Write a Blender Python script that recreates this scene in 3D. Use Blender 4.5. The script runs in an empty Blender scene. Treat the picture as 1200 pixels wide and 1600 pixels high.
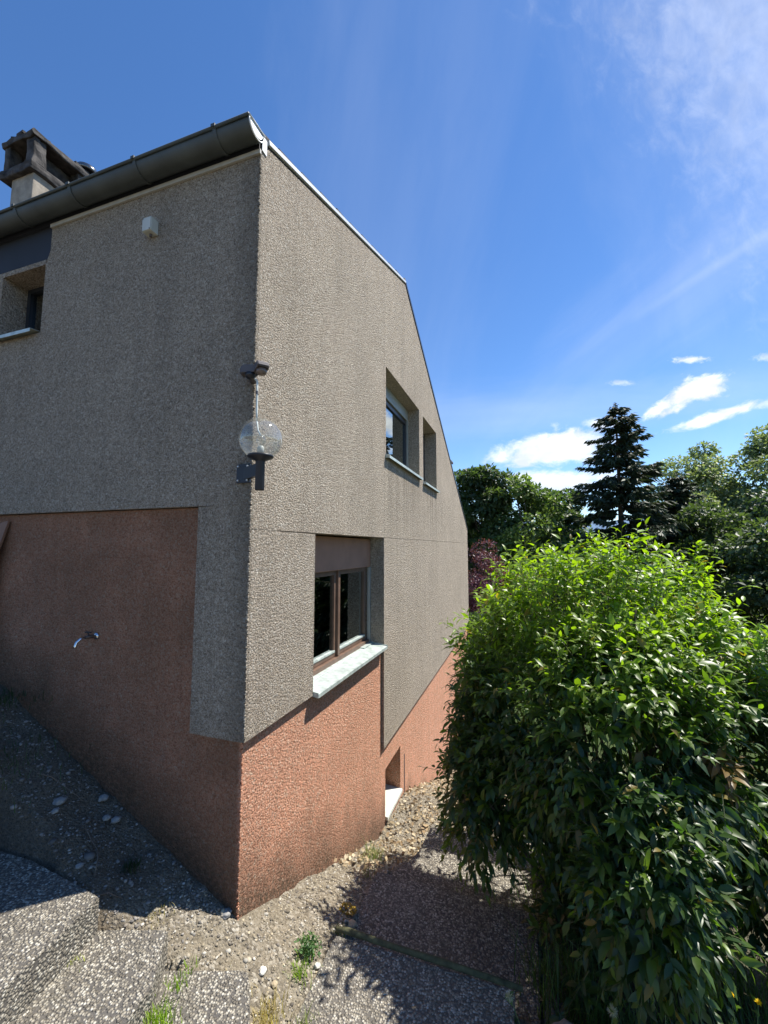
import bpy, bmesh, math, random
import numpy as np
from mathutils import Vector, Matrix, noise as mnoise
D = bpy.data
sc = bpy.context.scene
COL = sc.collection
rad = math.radians
random.seed(7)
rng = np.random.default_rng(7)

# ------------------------------------------------------------------ camera
CAM = Vector((1.573, -2.107, 2.053))
cam = D.cameras.new("camera")
cam_o = D.objects.new("camera", cam)
COL.objects.link(cam_o)
cam.sensor_fit = 'HORIZONTAL'
cam.sensor_width = 36.0
cam.lens = 19.44
cam.clip_start = 0.05
cam.clip_end = 6000
cam_o.location = CAM
cam_o.rotation_euler = (rad(90 + 5.115), 0, rad(18.683))
sc.camera = cam_o

# ------------------------------------------------------------------ light
SUN = Vector((1.0, 0.85, 2.25)).normalized()
sl = D.lights.new("sun", 'SUN')
sl.energy = 5.0
sl.angle = rad(0.53)
sl.color = (1.0, 0.95, 0.87)
sun_o = D.objects.new("sun", sl)
COL.objects.link(sun_o)
sun_o.rotation_euler = SUN.to_track_quat('Z', 'Y').to_euler()
sun_o.location = (20, 17, 40)

sc.view_settings.view_transform = 'Standard'
sc.view_settings.look = 'None'
sc.view_settings.gamma = 1
sc.view_settings.use_curve_mapping = False
sc.view_settings.exposure = 0.74
sc.render.engine = 'CYCLES'
sc.cycles.max_bounces = 6
sc.cycles.transparent_max_bounces = 16
sc.cycles.caustics_reflective = False
sc.cycles.caustics_refractive = False
sc.cycles.use_denoising = True


class NB:
    """small node-graph helper"""
    def __init__(s, tree):
        s.t = tree
        tree.nodes.clear()

    def n(s, typ, **kw):
        nd = s.t.nodes.new(typ)
        for k, v in kw.items():
            if k[0] == 'i' and k[1:].isdigit():
                s.set(nd.inputs[int(k[1:])], v)
            elif k in nd.inputs and k[0].isupper():
                s.set(nd.inputs[k], v)
            else:
                setattr(nd, k, v)
        return nd

    def set(s, inp, v):
        if isinstance(v, bpy.types.NodeSocket):
            s.t.links.new(v, inp)
        elif isinstance(v, bpy.types.Node):
            s.t.links.new(v.outputs[0], inp)
        else:
            try:
                inp.default_value = v
            except Exception:
                inp.default_value = (*v, 1.0) if len(v) == 3 else v

    def math(s, op, a, b=0.0, c=0.0, clamp=False):
        nd = s.t.nodes.new('ShaderNodeMath')
        nd.operation = op
        nd.use_clamp = clamp
        s.set(nd.inputs[0], a); s.set(nd.inputs[1], b); s.set(nd.inputs[2], c)
        return nd.outputs[0]

    def mix(s, f, a, b, mode='MIX'):
        nd = s.t.nodes.new('ShaderNodeMix')
        nd.data_type = 'RGBA'
        nd.blend_type = mode
        s.set(nd.inputs[0], f); s.set(nd.inputs[6], a); s.set(nd.inputs[7], b)
        return nd.outputs[2]

    def ramp(s, f, stops, interp='LINEAR'):
        nd = s.t.nodes.new('ShaderNodeValToRGB')
        cr = nd.color_ramp
        cr.interpolation = interp
        while len(cr.elements) < len(stops):
            cr.elements.new(0.5)
        for e, (p, c) in zip(cr.elements, stops):
            e.position = p
            e.color = (*c, 1) if not isinstance(c, (int, float)) else (c, c, c, 1)
        s.set(nd.inputs[0], f)
        return nd.outputs[0]

    def noise(s, vec, scale, detail=4, rough=0.55, out=0, dist=0.0):
        nd = s.n('ShaderNodeTexNoise', Scale=scale, Detail=detail, Roughness=rough, Distortion=dist)
        s.set(nd.inputs['Vector'], vec)
        return nd.outputs[out]

    def vor(s, vec, scale, out='Distance', feature='F1', rand=1.0):
        nd = s.n('ShaderNodeTexVoronoi', Scale=scale, Randomness=rand)
        nd.feature = feature
        s.set(nd.inputs['Vector'], vec)
        return nd.outputs[out]

    def scale(s, vec, v):
        nd = s.t.nodes.new('ShaderNodeMapping')
        s.set(nd.inputs[0], vec)
        nd.inputs['Scale'].default_value = v
        return nd.outputs[0]


def material(name):
    m = D.materials.new(name)
    m.use_nodes = True
    return m, NB(m.node_tree)


def finish(nb, **kw):
    out = nb.n('ShaderNodeOutputMaterial')
    p = nb.n('ShaderNodeBsdfPrincipled')
    for k, v in kw.items():
        nb.set(p.inputs[k.replace('_', ' ')], v)
    nb.t.links.new(p.outputs[0], out.inputs[0])
    return p


def simple(name, col, rough=0.6, metal=0.0, spec=0.5, var=0.15, vscale=12, bump=0.0, bscale=60, coat=0.0):
    m, nb = material(name)
    tc = nb.n('ShaderNodeTexCoord').outputs['Object']
    nz = nb.noise(tc, vscale, 5)
    c = nb.mix(nb.ramp(nz, [(0.3, 0.0), (0.7, 1.0)]), tuple(x * (1 - var) for x in col), tuple(min(1, x * (1 + var)) for x in col))
    kw = dict(Base_Color=c, Roughness=rough, Metallic=metal, Specular_IOR_Level=spec)
    if coat:
        kw['Coat_Weight'] = coat
    if bump:
        b = nb.n('ShaderNodeBump', Strength=bump, Distance=0.004, Height=nb.noise(tc, bscale, 4))
        kw['Normal'] = b.outputs[0]
    finish(nb, **kw)
    return m


# ------------------------------------------------------------------ world: sky with thin and small clouds
w = D.worlds.new("World")
sc.world = w
w.use_nodes = True
nb = NB(w.node_tree)
sky = nb.n('ShaderNodeTexSky')
sky.sky_type = 'NISHITA'
sky.sun_disc = False
sky.sun_elevation = rad(59.7)
sky.sun_rotation = rad(49.6)
sky.altitude = 1100
sky.air_density = 1.0
sky.dust_density = 0.1
sky.ozone_density = 1.9
dirv = nb.n('ShaderNodeTexCoord').outputs['Generated']
SKYS = 0.120
hs = nb.n('ShaderNodeHueSaturation', Saturation=1.22, Value=1.0)
nb.set(hs.inputs['Color'], sky.outputs[0])
hs.inputs['Hue'].default_value = 0.505
col = hs.outputs[0]
# wispy cirrus
big = nb.noise(nb.scale(dirv, (2.0, 2.6, 3.5)), 1.3, 3, 0.6, dist=0.6)


def cloud(col, c, along, a, b, edge, nscale, namp, opac, white=(6.6, 6.8, 7.1), stretch=1.0, dens=0.5):
    """a cloud lying in the sky about the direction c, long axis towards 'along' """
    c = Vector(c).normalized()
    u = Vector(along) - Vector(along).dot(c) * c
    u.normalize()
    v = c.cross(u)
    def dot(vec):
        nd = nb.n('ShaderNodeVectorMath', operation='DOT_PRODUCT')
        nb.set(nd.inputs[0], dirv); nd.inputs[1].default_value = vec
        return nd.outputs['Value']
    du, dv, dc = dot(u), dot(v), dot(c)
    q = nb.math('ADD', nb.math('POWER', nb.math('ABSOLUTE', nb.math('DIVIDE', du, a)), 2.0),
                nb.math('POWER', nb.math('ABSOLUTE', nb.math('DIVIDE', dv, b)), 2.0))
    q = nb.math('SQRT', q)
    comb = nb.n('ShaderNodeCombineXYZ')
    nb.set(comb.inputs[0], nb.math('DIVIDE', du, stretch)); nb.set(comb.inputs[1], dv); nb.set(comb.inputs[2], dc)
    nz = nb.noise(comb.outputs[0], nscale, 7, 0.62, dist=0.3)
    d = nb.math('ADD', q, nb.math('MULTIPLY', nb.math('SUBTRACT', nz, 0.5), namp))
    m = nb.n('ShaderNodeMapRange')
    m.interpolation_type = 'SMOOTHSTEP'
    nb.set(m.inputs[0], d)
    m.inputs[1].default_value = 1.0 + edge
    m.inputs[2].default_value = 1.0 - edge
    m.inputs[3].default_value = 0
    m.inputs[4].default_value = opac
    f = nb.math('MULTIPLY', m.outputs[0], nb.math('GREATER_THAN', dc, 0.0))
    shade = nb.mix(nb.ramp(nb.noise(comb.outputs[0], nscale * 0.8, 4), [(0.38, 0.74), (0.60, 1.0)]), (0, 0, 0), white)
    return nb.mix(f, col, shade)


R0 = (0.947, 0.320, 0.0)
UPR = (0.78, 0.264, 0.45)
col = cloud(col, (0.30, 0.66, 0.70), (0.1, 0.2, 0.9), 0.5, 0.13, 0.95, 11, 2.6, 0.07, stretch=3.0)
col = cloud(col, (0.40, 0.66, 0.66), (0.1, 0.4, 0.9), 0.34, 0.11, 0.95, 34, 2.6, 0.26, stretch=1.6)
col = cloud(col, (0.20, 0.87, 0.455), (0.36 - 0.0875, 0.786 - 0.9326, 0.504 - 0.3502), 0.16, 0.010, 0.95, 16, 3.4, 0.04, stretch=5)
col = cloud(col, (0.33, 0.80, 0.48), (0.36 - 0.15, 0.786 - 0.88, 0.504 - 0.42), 0.10, 0.007, 0.95, 20, 2.6, 0.09, stretch=5)
col = cloud(col, (0.27, 0.84, 0.46), (0.3, -0.1, 0.2), 0.36, 0.06, 0.95, 12, 2.8, 0.07, stretch=4)
col = cloud(col, (-0.25, 0.75, 0.60), (0.1, 0.1, 0.9), 0.6, 0.16, 0.95, 9, 2.6, 0.05, stretch=5)
col = cloud(col, (-0.02, 0.93, 0.30), (0.9, 0.3, 0.06), 0.45, 0.040, 0.9, 12, 2.2, 0.12, stretch=5)
col = cloud(col, (0.0573, 0.9746, 0.2165), (0.93, 0.30, 0.12), 0.112, 0.030, 0.45, 26, 3.0, 0.80, stretch=1.6)
col = cloud(col, (0.085, 0.972, 0.225), (0.93, 0.30, 0.10), 0.06, 0.030, 0.45, 34, 2.6, 0.9, stretch=1.3)
col = cloud(col, (0.05, 0.9885, 0.148), (0.93, 0.30, 0.03), 0.115, 0.022, 0.45, 30, 2.8, 0.80, stretch=1.6)
col = cloud(col, (0.296, 0.908, 0.290), UPR, 0.054, 0.014, 0.45, 42, 2.8, 0.97, stretch=1.6)
col = cloud(col, (0.320, 0.900, 0.301), R0, 0.030, 0.018, 0.5, 44, 2.6, 0.97, stretch=1.3)
col = cloud(col, (0.3437, 0.9071, 0.2451), (0.86, 0.30, 0.26), 0.060, 0.009, 0.6, 46, 3.0, 0.90, stretch=1.8)
col = cloud(col, (0.3011, 0.8866, 0.3511), R0, 0.019, 0.0045, 0.8, 130, 3.2, 0.8, stretch=1.8)
col = cloud(col, (0.1934, 0.9222, 0.335), R0, 0.016, 0.004, 0.9, 140, 3.2, 0.4, stretch=1.8)
col = cloud(col, (0.1625, 0.9513, 0.2618), R0, 0.03, 0.010, 0.5, 50, 1.8, 0.75, stretch=1.5)
col = cloud(col, (0.4002, 0.8561, 0.327), R0, 0.012, 0.005, 0.9, 140, 3.2, 0.4)
bg = nb.n('ShaderNodeBackground', Strength=SKYS)
nb.set(bg.inputs[0], col)
wo = nb.n('ShaderNodeOutputWorld')
nb.t.links.new(bg.outputs[0], wo.inputs[0])


# ------------------------------------------------------------------ object helpers
def link(o, parent=None):
    COL.objects.link(o)
    if parent:
        o.parent = parent
    return o


def bm_obj(name, bm, mat, parent=None, smooth=False):
    me = D.meshes.new(name)
    bmesh.ops.recalc_face_normals(bm, faces=bm.faces)
    bm.to_mesh(me)
    bm.free()
    if smooth:
        me.shade_smooth()
    o = D.objects.new(name, me)
    me.materials.append(mat)
    return link(o, parent)


def mesh_obj(name, V, F, mat, parent=None, smooth=False, colr=None):
    """V (n,3) array, F list/array of equal-length faces or a list of mixed ones"""
    me = D.meshes.new(name)
    V = np.asarray(V, dtype=np.float32)
    if isinstance(F, np.ndarray):
        n, k = F.shape
        me.vertices.add(len(V)); me.vertices.foreach_set('co', V.ravel())
        me.loops.add(n * k); me.loops.foreach_set('vertex_index', F.astype(np.int32).ravel())
        me.polygons.add(n)
        me.polygons.foreach_set('loop_start', np.arange(0, n * k, k, dtype=np.int32))
        me.update(calc_edges=True)
        me.validate()
    else:
        me.from_pydata([tuple(v) for v in V], [], F)
        me.update()
    if colr is not None:
        a = me.color_attributes.new('Col', 'FLOAT_COLOR', 'POINT')
        c4 = np.ones((len(V), 4), dtype=np.float32)
        c4[:, :3] = colr
        a.data.foreach_set('color', c4.ravel())
    if smooth:
        me.shade_smooth()
    o = D.objects.new(name, me)
    me.materials.append(mat)
    return link(o, parent)


def tag(o, label=None, cat=None, group=None, kind=None):
    if label: o['label'] = label
    if cat: o['category'] = cat
    if group: o['group'] = group
    if kind: o['kind'] = kind
    return o


def empty(name, loc=(0, 0, 0), label=None, cat=None, group=None):
    o = D.objects.new(name, None)
    o.location = loc
    o.empty_display_size = 0.2
    link(o)
    return tag(o, label, cat, group)


def box(bm, x0, x1, y0, y1, z0, z1, bev=0.0):
    r = bmesh.ops.create_cube(bm, size=1)
    for v in r['verts']:
        v.co = Vector(((x0 + x1) / 2 + v.co.x * (x1 - x0), (y0 + y1) / 2 + v.co.y * (y1 - y0), (z0 + z1) / 2 + v.co.z * (z1 - z0)))
    if bev:
        es = list({e for v in r['verts'] for e in v.link_edges})
        bmesh.ops.bevel(bm, geom=es, offset=bev, segments=2, affect='EDGES', profile=0.6)


def box_obj(name, b, mat, parent=None, bev=0.0, off=(0, 0, 0)):
    bm = bmesh.new()
    box(bm, *b, bev=bev)
    bmesh.ops.translate(bm, verts=bm.verts, vec=[-q for q in off])
    return bm_obj(name, bm, mat, parent)


def prism(bm, pts, d):
    """pts: list of 3D points of a planar face, d: extrusion vector"""
    a = [bm.verts.new(p) for p in pts]
    b = [bm.verts.new(Vector(p) + Vector(d)) for p in pts]
    bm.faces.new(a)
    bm.faces.new(b[::-1])
    n = len(pts)
    for i in range(n):
        bm.faces.new((a[i], b[i], b[(i + 1) % n], a[(i + 1) % n]))


def tube(bm, pts, radii, n=8, cap=True):
    pts = [Vector(p) for p in pts]
    if not isinstance(radii, (list, tuple)):
        radii = [radii] * len(pts)
    rings = []
    t = (pts[1] - pts[0]).normalized()
    ref = Vector((0, 0, 1)) if abs(t.z) < 0.9 else Vector((1, 0, 0))
    u = t.cross(ref).normalized()
    for i, p in enumerate(pts):
        if i == 0: t = pts[1] - pts[0]
        elif i == len(pts) - 1: t = pts[-1] - pts[-2]
        else: t = pts[i + 1] - pts[i - 1]
        t.normalize()
        u = (u - u.dot(t) * t)
        if u.length < 1e-5:
            u = t.orthogonal()
        u.normalize()
        v = t.cross(u)
        rings.append([bm.verts.new(p + (u * math.cos(2 * math.pi * k / n) + v * math.sin(2 * math.pi * k / n)) * radii[i]) for k in range(n)])
    for a, b in zip(rings, rings[1:]):
        for k in range(n):
            bm.faces.new((a[k], a[(k + 1) % n], b[(k + 1) % n], b[k]))
    if cap:
        bm.faces.new(rings[0][::-1])
        bm.faces.new(rings[-1])


def tube_obj(name, pts, radii, mat, parent=None, n=10):
    bm = bmesh.new()
    tube(bm, pts, radii, n)
    return bm_obj(name, bm, mat, parent, smooth=True)


def lathe(bm, prof, n=28, center=(0, 0, 0)):
    cx, cy, cz = center
    rings = []
    for r, z in prof:
        if r < 1e-5:
            rings.append([bm.verts.new((cx, cy, cz + z))])
        else:
            rings.append([bm.verts.new((cx + r * math.cos(2 * math.pi * k / n), cy + r * math.sin(2 * math.pi * k / n), cz + z)) for k in range(n)])
    for a, b in zip(rings, rings[1:]):
        for k in range(n):
            k2 = (k + 1) % n
            if len(a) == 1 and len(b) == 1: continue
            if len(a) == 1: bm.faces.new((a[0], b[k2], b[k]))
            elif len(b) == 1: bm.faces.new((a[k], a[k2], b[0]))
            else: bm.faces.new((a[k], a[k2], b[k2], b[k]))


# ------------------------------------------------------------------ materials
def render_mat(name, c_dark, c_mid, c_lite, stain=0.5, base=False):
    """coarse sprayed pebble render on concrete panels"""
    m, nb = material(name)
    tc = nb.n('ShaderNodeTexCoord').outputs['Object']
    grain = nb.vor(tc, 78, 'Color')
    sep = nb.n('ShaderNodeSeparateColor'); nb.set(sep.inputs[0], grain)
    c = nb.ramp(sep.outputs[0], [(0.0, c_dark), (0.45, c_mid), (0.8, c_mid), (1.0, c_lite)])
    sp = nb.noise(tc, 118, 3, 0.75)
    c = nb.mix(0.6, c, nb.ramp(sp, [(0.33, c_dark), (0.5, c_mid), (0.67, c_lite)]))
    # broad weathering and rain streaks
    patch = nb.noise(tc, 1.3, 5, 0.6)
    c = nb.mix(nb.ramp(patch, [(0.35, 0.28 * stain), (0.65, 0.0)]), c, (0.10, 0.085, 0.065))
    st = nb.noise(nb.scale(tc, (5.0, 5.0, 0.22)), 1.6, 5, 0.65)
    stf = nb.ramp(st, [(0.46, 0.0), (0.75, 0.36 * stain)])
    c = nb.mix(stf, c, (0.14, 0.12, 0.095))
    st2 = nb.noise(nb.scale(tc, (22.0, 22.0, 0.35)), 1.0, 3, 0.6)
    c = nb.mix(nb.ramp(st2, [(0.5, 0.0), (0.85, 0.24 * stain)]), c, (0.16, 0.14, 0.11))
    xyz = nb.n('ShaderNodeSeparateXYZ'); nb.set(xyz.inputs[0], tc)
    if base:
        # algae and splash dirt rising from the ground, which slopes along both walls
        gz = nb.math('ADD', nb.math('MULTIPLY', xyz.outputs[1], 0.42), nb.math('MULTIPLY', xyz.outputs[0], 0.49))
        hgt = nb.math('ADD', xyz.outputs[2], gz)
        hh = nb.math('ADD', hgt, nb.math('MULTIPLY', nb.math('SUBTRACT', nb.noise(tc, 2.6, 5, 0.6), 0.5), 0.8))
        f = nb.ramp(hh, [(0.0, 0.9), (0.16, 0.62), (0.5, 0.0)])
        f = nb.math('MULTIPLY', f, nb.ramp(nb.noise(tc, 38, 4, 0.7), [(0.3, 0.35), (0.6, 1.0)]))
        c = nb.mix(f, c, (0.085, 0.075, 0.05))
        # patchy brown tint: extra shade painted into the wall turned from the sun
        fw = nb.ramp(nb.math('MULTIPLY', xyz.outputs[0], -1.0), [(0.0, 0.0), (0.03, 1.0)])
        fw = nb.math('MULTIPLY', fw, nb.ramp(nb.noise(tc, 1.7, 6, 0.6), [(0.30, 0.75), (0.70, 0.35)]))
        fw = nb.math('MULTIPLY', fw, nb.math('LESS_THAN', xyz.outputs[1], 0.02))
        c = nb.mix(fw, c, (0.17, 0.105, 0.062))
    else:
        # dark halo beside the bright corner edge, painted into the shaded face
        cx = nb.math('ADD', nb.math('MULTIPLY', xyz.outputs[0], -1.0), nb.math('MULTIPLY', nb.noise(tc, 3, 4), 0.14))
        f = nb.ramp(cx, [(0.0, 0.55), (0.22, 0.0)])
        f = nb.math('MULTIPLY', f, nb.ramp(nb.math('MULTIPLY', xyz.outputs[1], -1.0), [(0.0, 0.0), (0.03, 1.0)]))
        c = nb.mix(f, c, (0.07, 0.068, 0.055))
        ym_ = nb.ramp(nb.math('MULTIPLY', xyz.outputs[1], 0.1), [(0.245, 0.0), (0.258, 1.0), (0.545, 1.0), (0.562, 0.0)])
        zm_ = nb.ramp(nb.math('MULTIPLY', xyz.outputs[2], 0.2), [(0.40, 0.15), (0.61, 1.0), (0.632, 0.0)])
        dr = nb.ramp(nb.noise(nb.scale(tc, (9.0, 9.0, 0.15)), 1.3, 4, 0.7), [(0.42, 0.0), (0.62, 0.55)])
        c = nb.mix(nb.math('MULTIPLY', nb.math('MULTIPLY', ym_, zm_), dr), c, (0.13, 0.11, 0.085))
    h = nb.math('ADD', nb.math('MULTIPLY', nb.vor(tc, 78, 'Distance', 'F1'), -1.0), nb.math('MULTIPLY', nb.noise(tc, 170, 3, 0.75), 1.3))
    b = nb.n('ShaderNodeBump', Strength=1.0, Distance=0.0190, Height=h)
    finish(nb, Base_Color=c, Roughness=0.93, Specular_IOR_Level=0.2, Normal=b.outputs[0])
    return m


M = {}
M['beige'] = render_mat('beige_pebble_render', (0.11, 0.083, 0.06), (0.58, 0.475, 0.36), (1.0, 0.96, 0.84), 0.5)
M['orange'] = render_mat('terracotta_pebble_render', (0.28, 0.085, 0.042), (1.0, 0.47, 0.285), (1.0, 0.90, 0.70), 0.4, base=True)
M['chimney'] = simple('old_render_grey', (0.33, 0.29, 0.23), 0.95, var=0.3, vscale=9, bump=1.0, bscale=80)
M['chimney_cap'] = simple('sooty_concrete', (0.055, 0.05, 0.046), 0.95, var=0.8, vscale=11, bump=1.0, bscale=40)
M['zinc'] = simple('weathered_zinc', (0.070, 0.082, 0.082), 0.6, 0.15, var=0.22, vscale=5, bump=0.1, bscale=8)
M['zinc_lite'] = simple('bright_zinc', (0.62, 0.63, 0.62), 0.5, 0.25, var=0.1)
M['trim'] = simple('white_verge_metal', (0.72, 0.74, 0.73), 0.4, 0.2, var=0.06)
M['fascia'] = simple('grey_fascia_strip', (0.42, 0.41, 0.37), 0.6, var=0.12)
M['dark_panel'] = simple('dark_slate_panel', (0.016, 0.020, 0.030), 0.7, var=0.2, vscale=4)
M['tile'] = simple('dark_brown_roof_tile', (0.045, 0.036, 0.034), 0.9, var=0.35, vscale=20, bump=0.5)
M['brown'] = simple('brown_window_timber', (0.155, 0.095, 0.065), 0.45, var=0.2, vscale=14)
M['brown_dark'] = simple('dark_brown_window_timber', (0.075, 0.05, 0.04), 0.4, var=0.2, vscale=14)
M['shutter_box'] = simple('brown_shutter_box_sheet', (0.32, 0.165, 0.105), 0.65, var=0.12, vscale=6, bump=0.1)
M['anthracite'] = simple('anthracite_window_frame', (0.022, 0.026, 0.034), 0.35, var=0.1)
M['box_grey'] = simple('grey_shutter_casing', (0.34, 0.36, 0.34), 0.45, 0.2, var=0.08)
M['sill'] = simple('pale_aluminium_sill', (0.50, 0.56, 0.52), 0.45, 0.3, var=0.28, vscale=16)
M['sill_conc'] = simple('pale_concrete_sill', (0.58, 0.58, 0.50), 0.9, var=0.22, vscale=18, bump=0.5)
M['dark_room'] = simple('dim_room_wall', (0.06, 0.055, 0.05), 0.9)
M['curtain'] = simple('grey_net_curtain', (0.42, 0.46, 0.44), 0.9, var=0.15, vscale=3)
M['black'] = simple('black_lamp_metal', (0.018, 0.02, 0.028), 0.42, var=0.15)
M['sensor'] = simple('brown_grey_plastic', (0.10, 0.088, 0.09), 0.5, var=0.1)
M['cable'] = simple('pale_grey_cable', (0.62, 0.66, 0.62), 0.6, var=0.05)
M['white_box'] = simple('off_white_plastic', (0.52, 0.54, 0.49), 0.5, var=0.05)
M['chrome'] = simple('worn_chrome', (0.62, 0.64, 0.68), 0.16, 1.0, var=0.08)
M['moss_wood'] = simple('mossy_timber', (0.085, 0.085, 0.04), 0.9, var=0.5, vscale=30, bump=0.8)
M['bark'] = simple('tree_bark', (0.10, 0.078, 0.055), 0.95, var=0.35, vscale=14, bump=1.0, bscale=25)
M['twig'] = simple('dry_twig', (0.16, 0.12, 0.085), 0.9, var=0.3, vscale=30)
M['board'] = simple('orange_brown_board', (0.24, 0.135, 0.09), 0.8, var=0.2, vscale=6)
M['yellow'] = simple('yellow_petal', (0.85, 0.62, 0.02), 0.6, var=0.1)
M['seedhead'] = simple('white_seed_head', (0.55, 0.55, 0.5), 0.9, var=0.1)


def stone_mat(name, c):
    return simple(name, c, 0.88, var=0.25, vscale=35, bump=0.6, bscale=120)


M['stone_white'] = stone_mat('white_stone', (0.66, 0.64, 0.56))
M['stone_tan'] = stone_mat('tan_stone', (0.42, 0.34, 0.22))
M['stone_grey'] = stone_mat('grey_stone', (0.27, 0.26, 0.24))


def glass_mat():
    m, nb = material('window_glass')
    out = nb.n('ShaderNodeOutputMaterial')
    fr = nb.n('ShaderNodeFresnel', IOR=1.6)
    gl = nb.n('ShaderNodeBsdfGlossy', Roughness=0.015)
    gl.inputs[0].default_value = (0.9, 0.95, 0.93, 1)
    tr = nb.n('ShaderNodeBsdfTransparent')
    tr.inputs[0].default_value = (0.62, 0.68, 0.64, 1)
    mx = nb.n('ShaderNodeMixShader')
    f = nb.math('ADD', nb.math('MULTIPLY', fr.outputs[0], 2.0), 0.10, clamp=True)
    nb.set(mx.inputs[0], f)
    nb.t.links.new(tr.outputs[0], mx.inputs[1]); nb.t.links.new(gl.outputs[0], mx.inputs[2])
    nb.t.links.new(mx.outputs[0], out.inputs[0])
    return m


def globe_mat():
    m, nb = material('dusty_clear_globe')
    out = nb.n('ShaderNodeOutputMaterial')
    tc = nb.n('ShaderNodeTexCoord').outputs['Object']
    lw = nb.n('ShaderNodeLayerWeight', Blend=0.35)
    gl = nb.n('ShaderNodeBsdfGlossy', Roughness=0.05)
    tr = nb.n('ShaderNodeBsdfTransparent')
    tr.inputs[0].default_value = (0.97, 0.98, 0.97, 1)
    df = nb.n('ShaderNodeBsdfDiffuse')
    df.inputs[0].default_value = (0.62, 0.62, 0.55, 1)
    m1 = nb.n('ShaderNodeMixShader')
    nb.set(m1.inputs[0], nb.math('ADD', nb.math('MULTIPLY', lw.outputs['Facing'], 0.40), 0.05))
    nb.t.links.new(tr.outputs[0], m1.inputs[1]); nb.t.links.new(gl.outputs[0], m1.inputs[2])
    m2 = nb.n('ShaderNodeMixShader')
    xyz = nb.n('ShaderNodeSeparateXYZ'); nb.set(xyz.inputs[0], tc)
    low = nb.ramp(xyz.outputs[2], [(0.0, 0.42), (0.10, 0.10), (0.2, 0.06)])
    mr = nb.n('ShaderNodeMapRange'); nb.set(mr.inputs[0], xyz.outputs[2])
    mr.inputs[1].default_value = -0.12; mr.inputs[2].default_value = 0.12; mr.inputs[3].default_value = 0.34; mr.inputs[4].default_value = 0.10
    dust = nb.math('MULTIPLY', nb.ramp(nb.noise(tc, 60, 5, 0.7), [(0.35, 0.3), (0.7, 1.0)]), mr.outputs[0])
    nb.set(m2.inputs[0], dust)
    nb.t.links.new(m1.outputs[0], m2.inputs[1]); nb.t.links.new(df.outputs[0], m2.inputs[2])
    nb.t.links.new(m2.outputs[0], out.inputs[0])
    return m


M['glass'] = glass_mat()
M['globe'] = globe_mat()


def leaf_mat(name, transl=0.4, rough=0.4, tint=(1.9, 2.1, 0.9), spec=0.5):
    m, nb = material(name)
    out = nb.n('ShaderNodeOutputMaterial')
    at = nb.n('ShaderNodeVertexColor'); at.layer_name = 'Col'
    p = nb.n('ShaderNodeBsdfPrincipled', Roughness=rough)
    p.inputs['Specular IOR Level'].default_value = spec
    nb.set(p.inputs['Base Color'], at.outputs[0])
    t = nb.n('ShaderNodeBsdfTranslucent')
    nb.set(t.inputs[0], nb.mix(1.0, at.outputs[0], tint, 'MULTIPLY'))
    mx = nb.n('ShaderNodeMixShader')
    mx.inputs[0].default_value = transl
    nb.t.links.new(p.outputs[0], mx.inputs[1]); nb.t.links.new(t.outputs[0], mx.inputs[2])
    nb.t.links.new(mx.outputs[0], out.inputs[0])
    return m


M['leaf'] = leaf_mat('glossy_shrub_leaf', 0.43, 0.40, (2.4, 2.6, 0.6), 0.6)
M['tleaf'] = leaf_mat('tree_leaf', 0.32, 0.5)
M['needle'] = leaf_mat('spruce_needle', 0.12, 0.55, (1.4, 1.5, 0.8), 0.3)
M['grass'] = leaf_mat('grass_blade', 0.4, 0.5, (1.8, 2.0, 0.8))
M['litter'] = leaf_mat('dry_leaf_litter', 0.15, 0.8, (1.2, 1.1, 1.0), 0.2)


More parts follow.
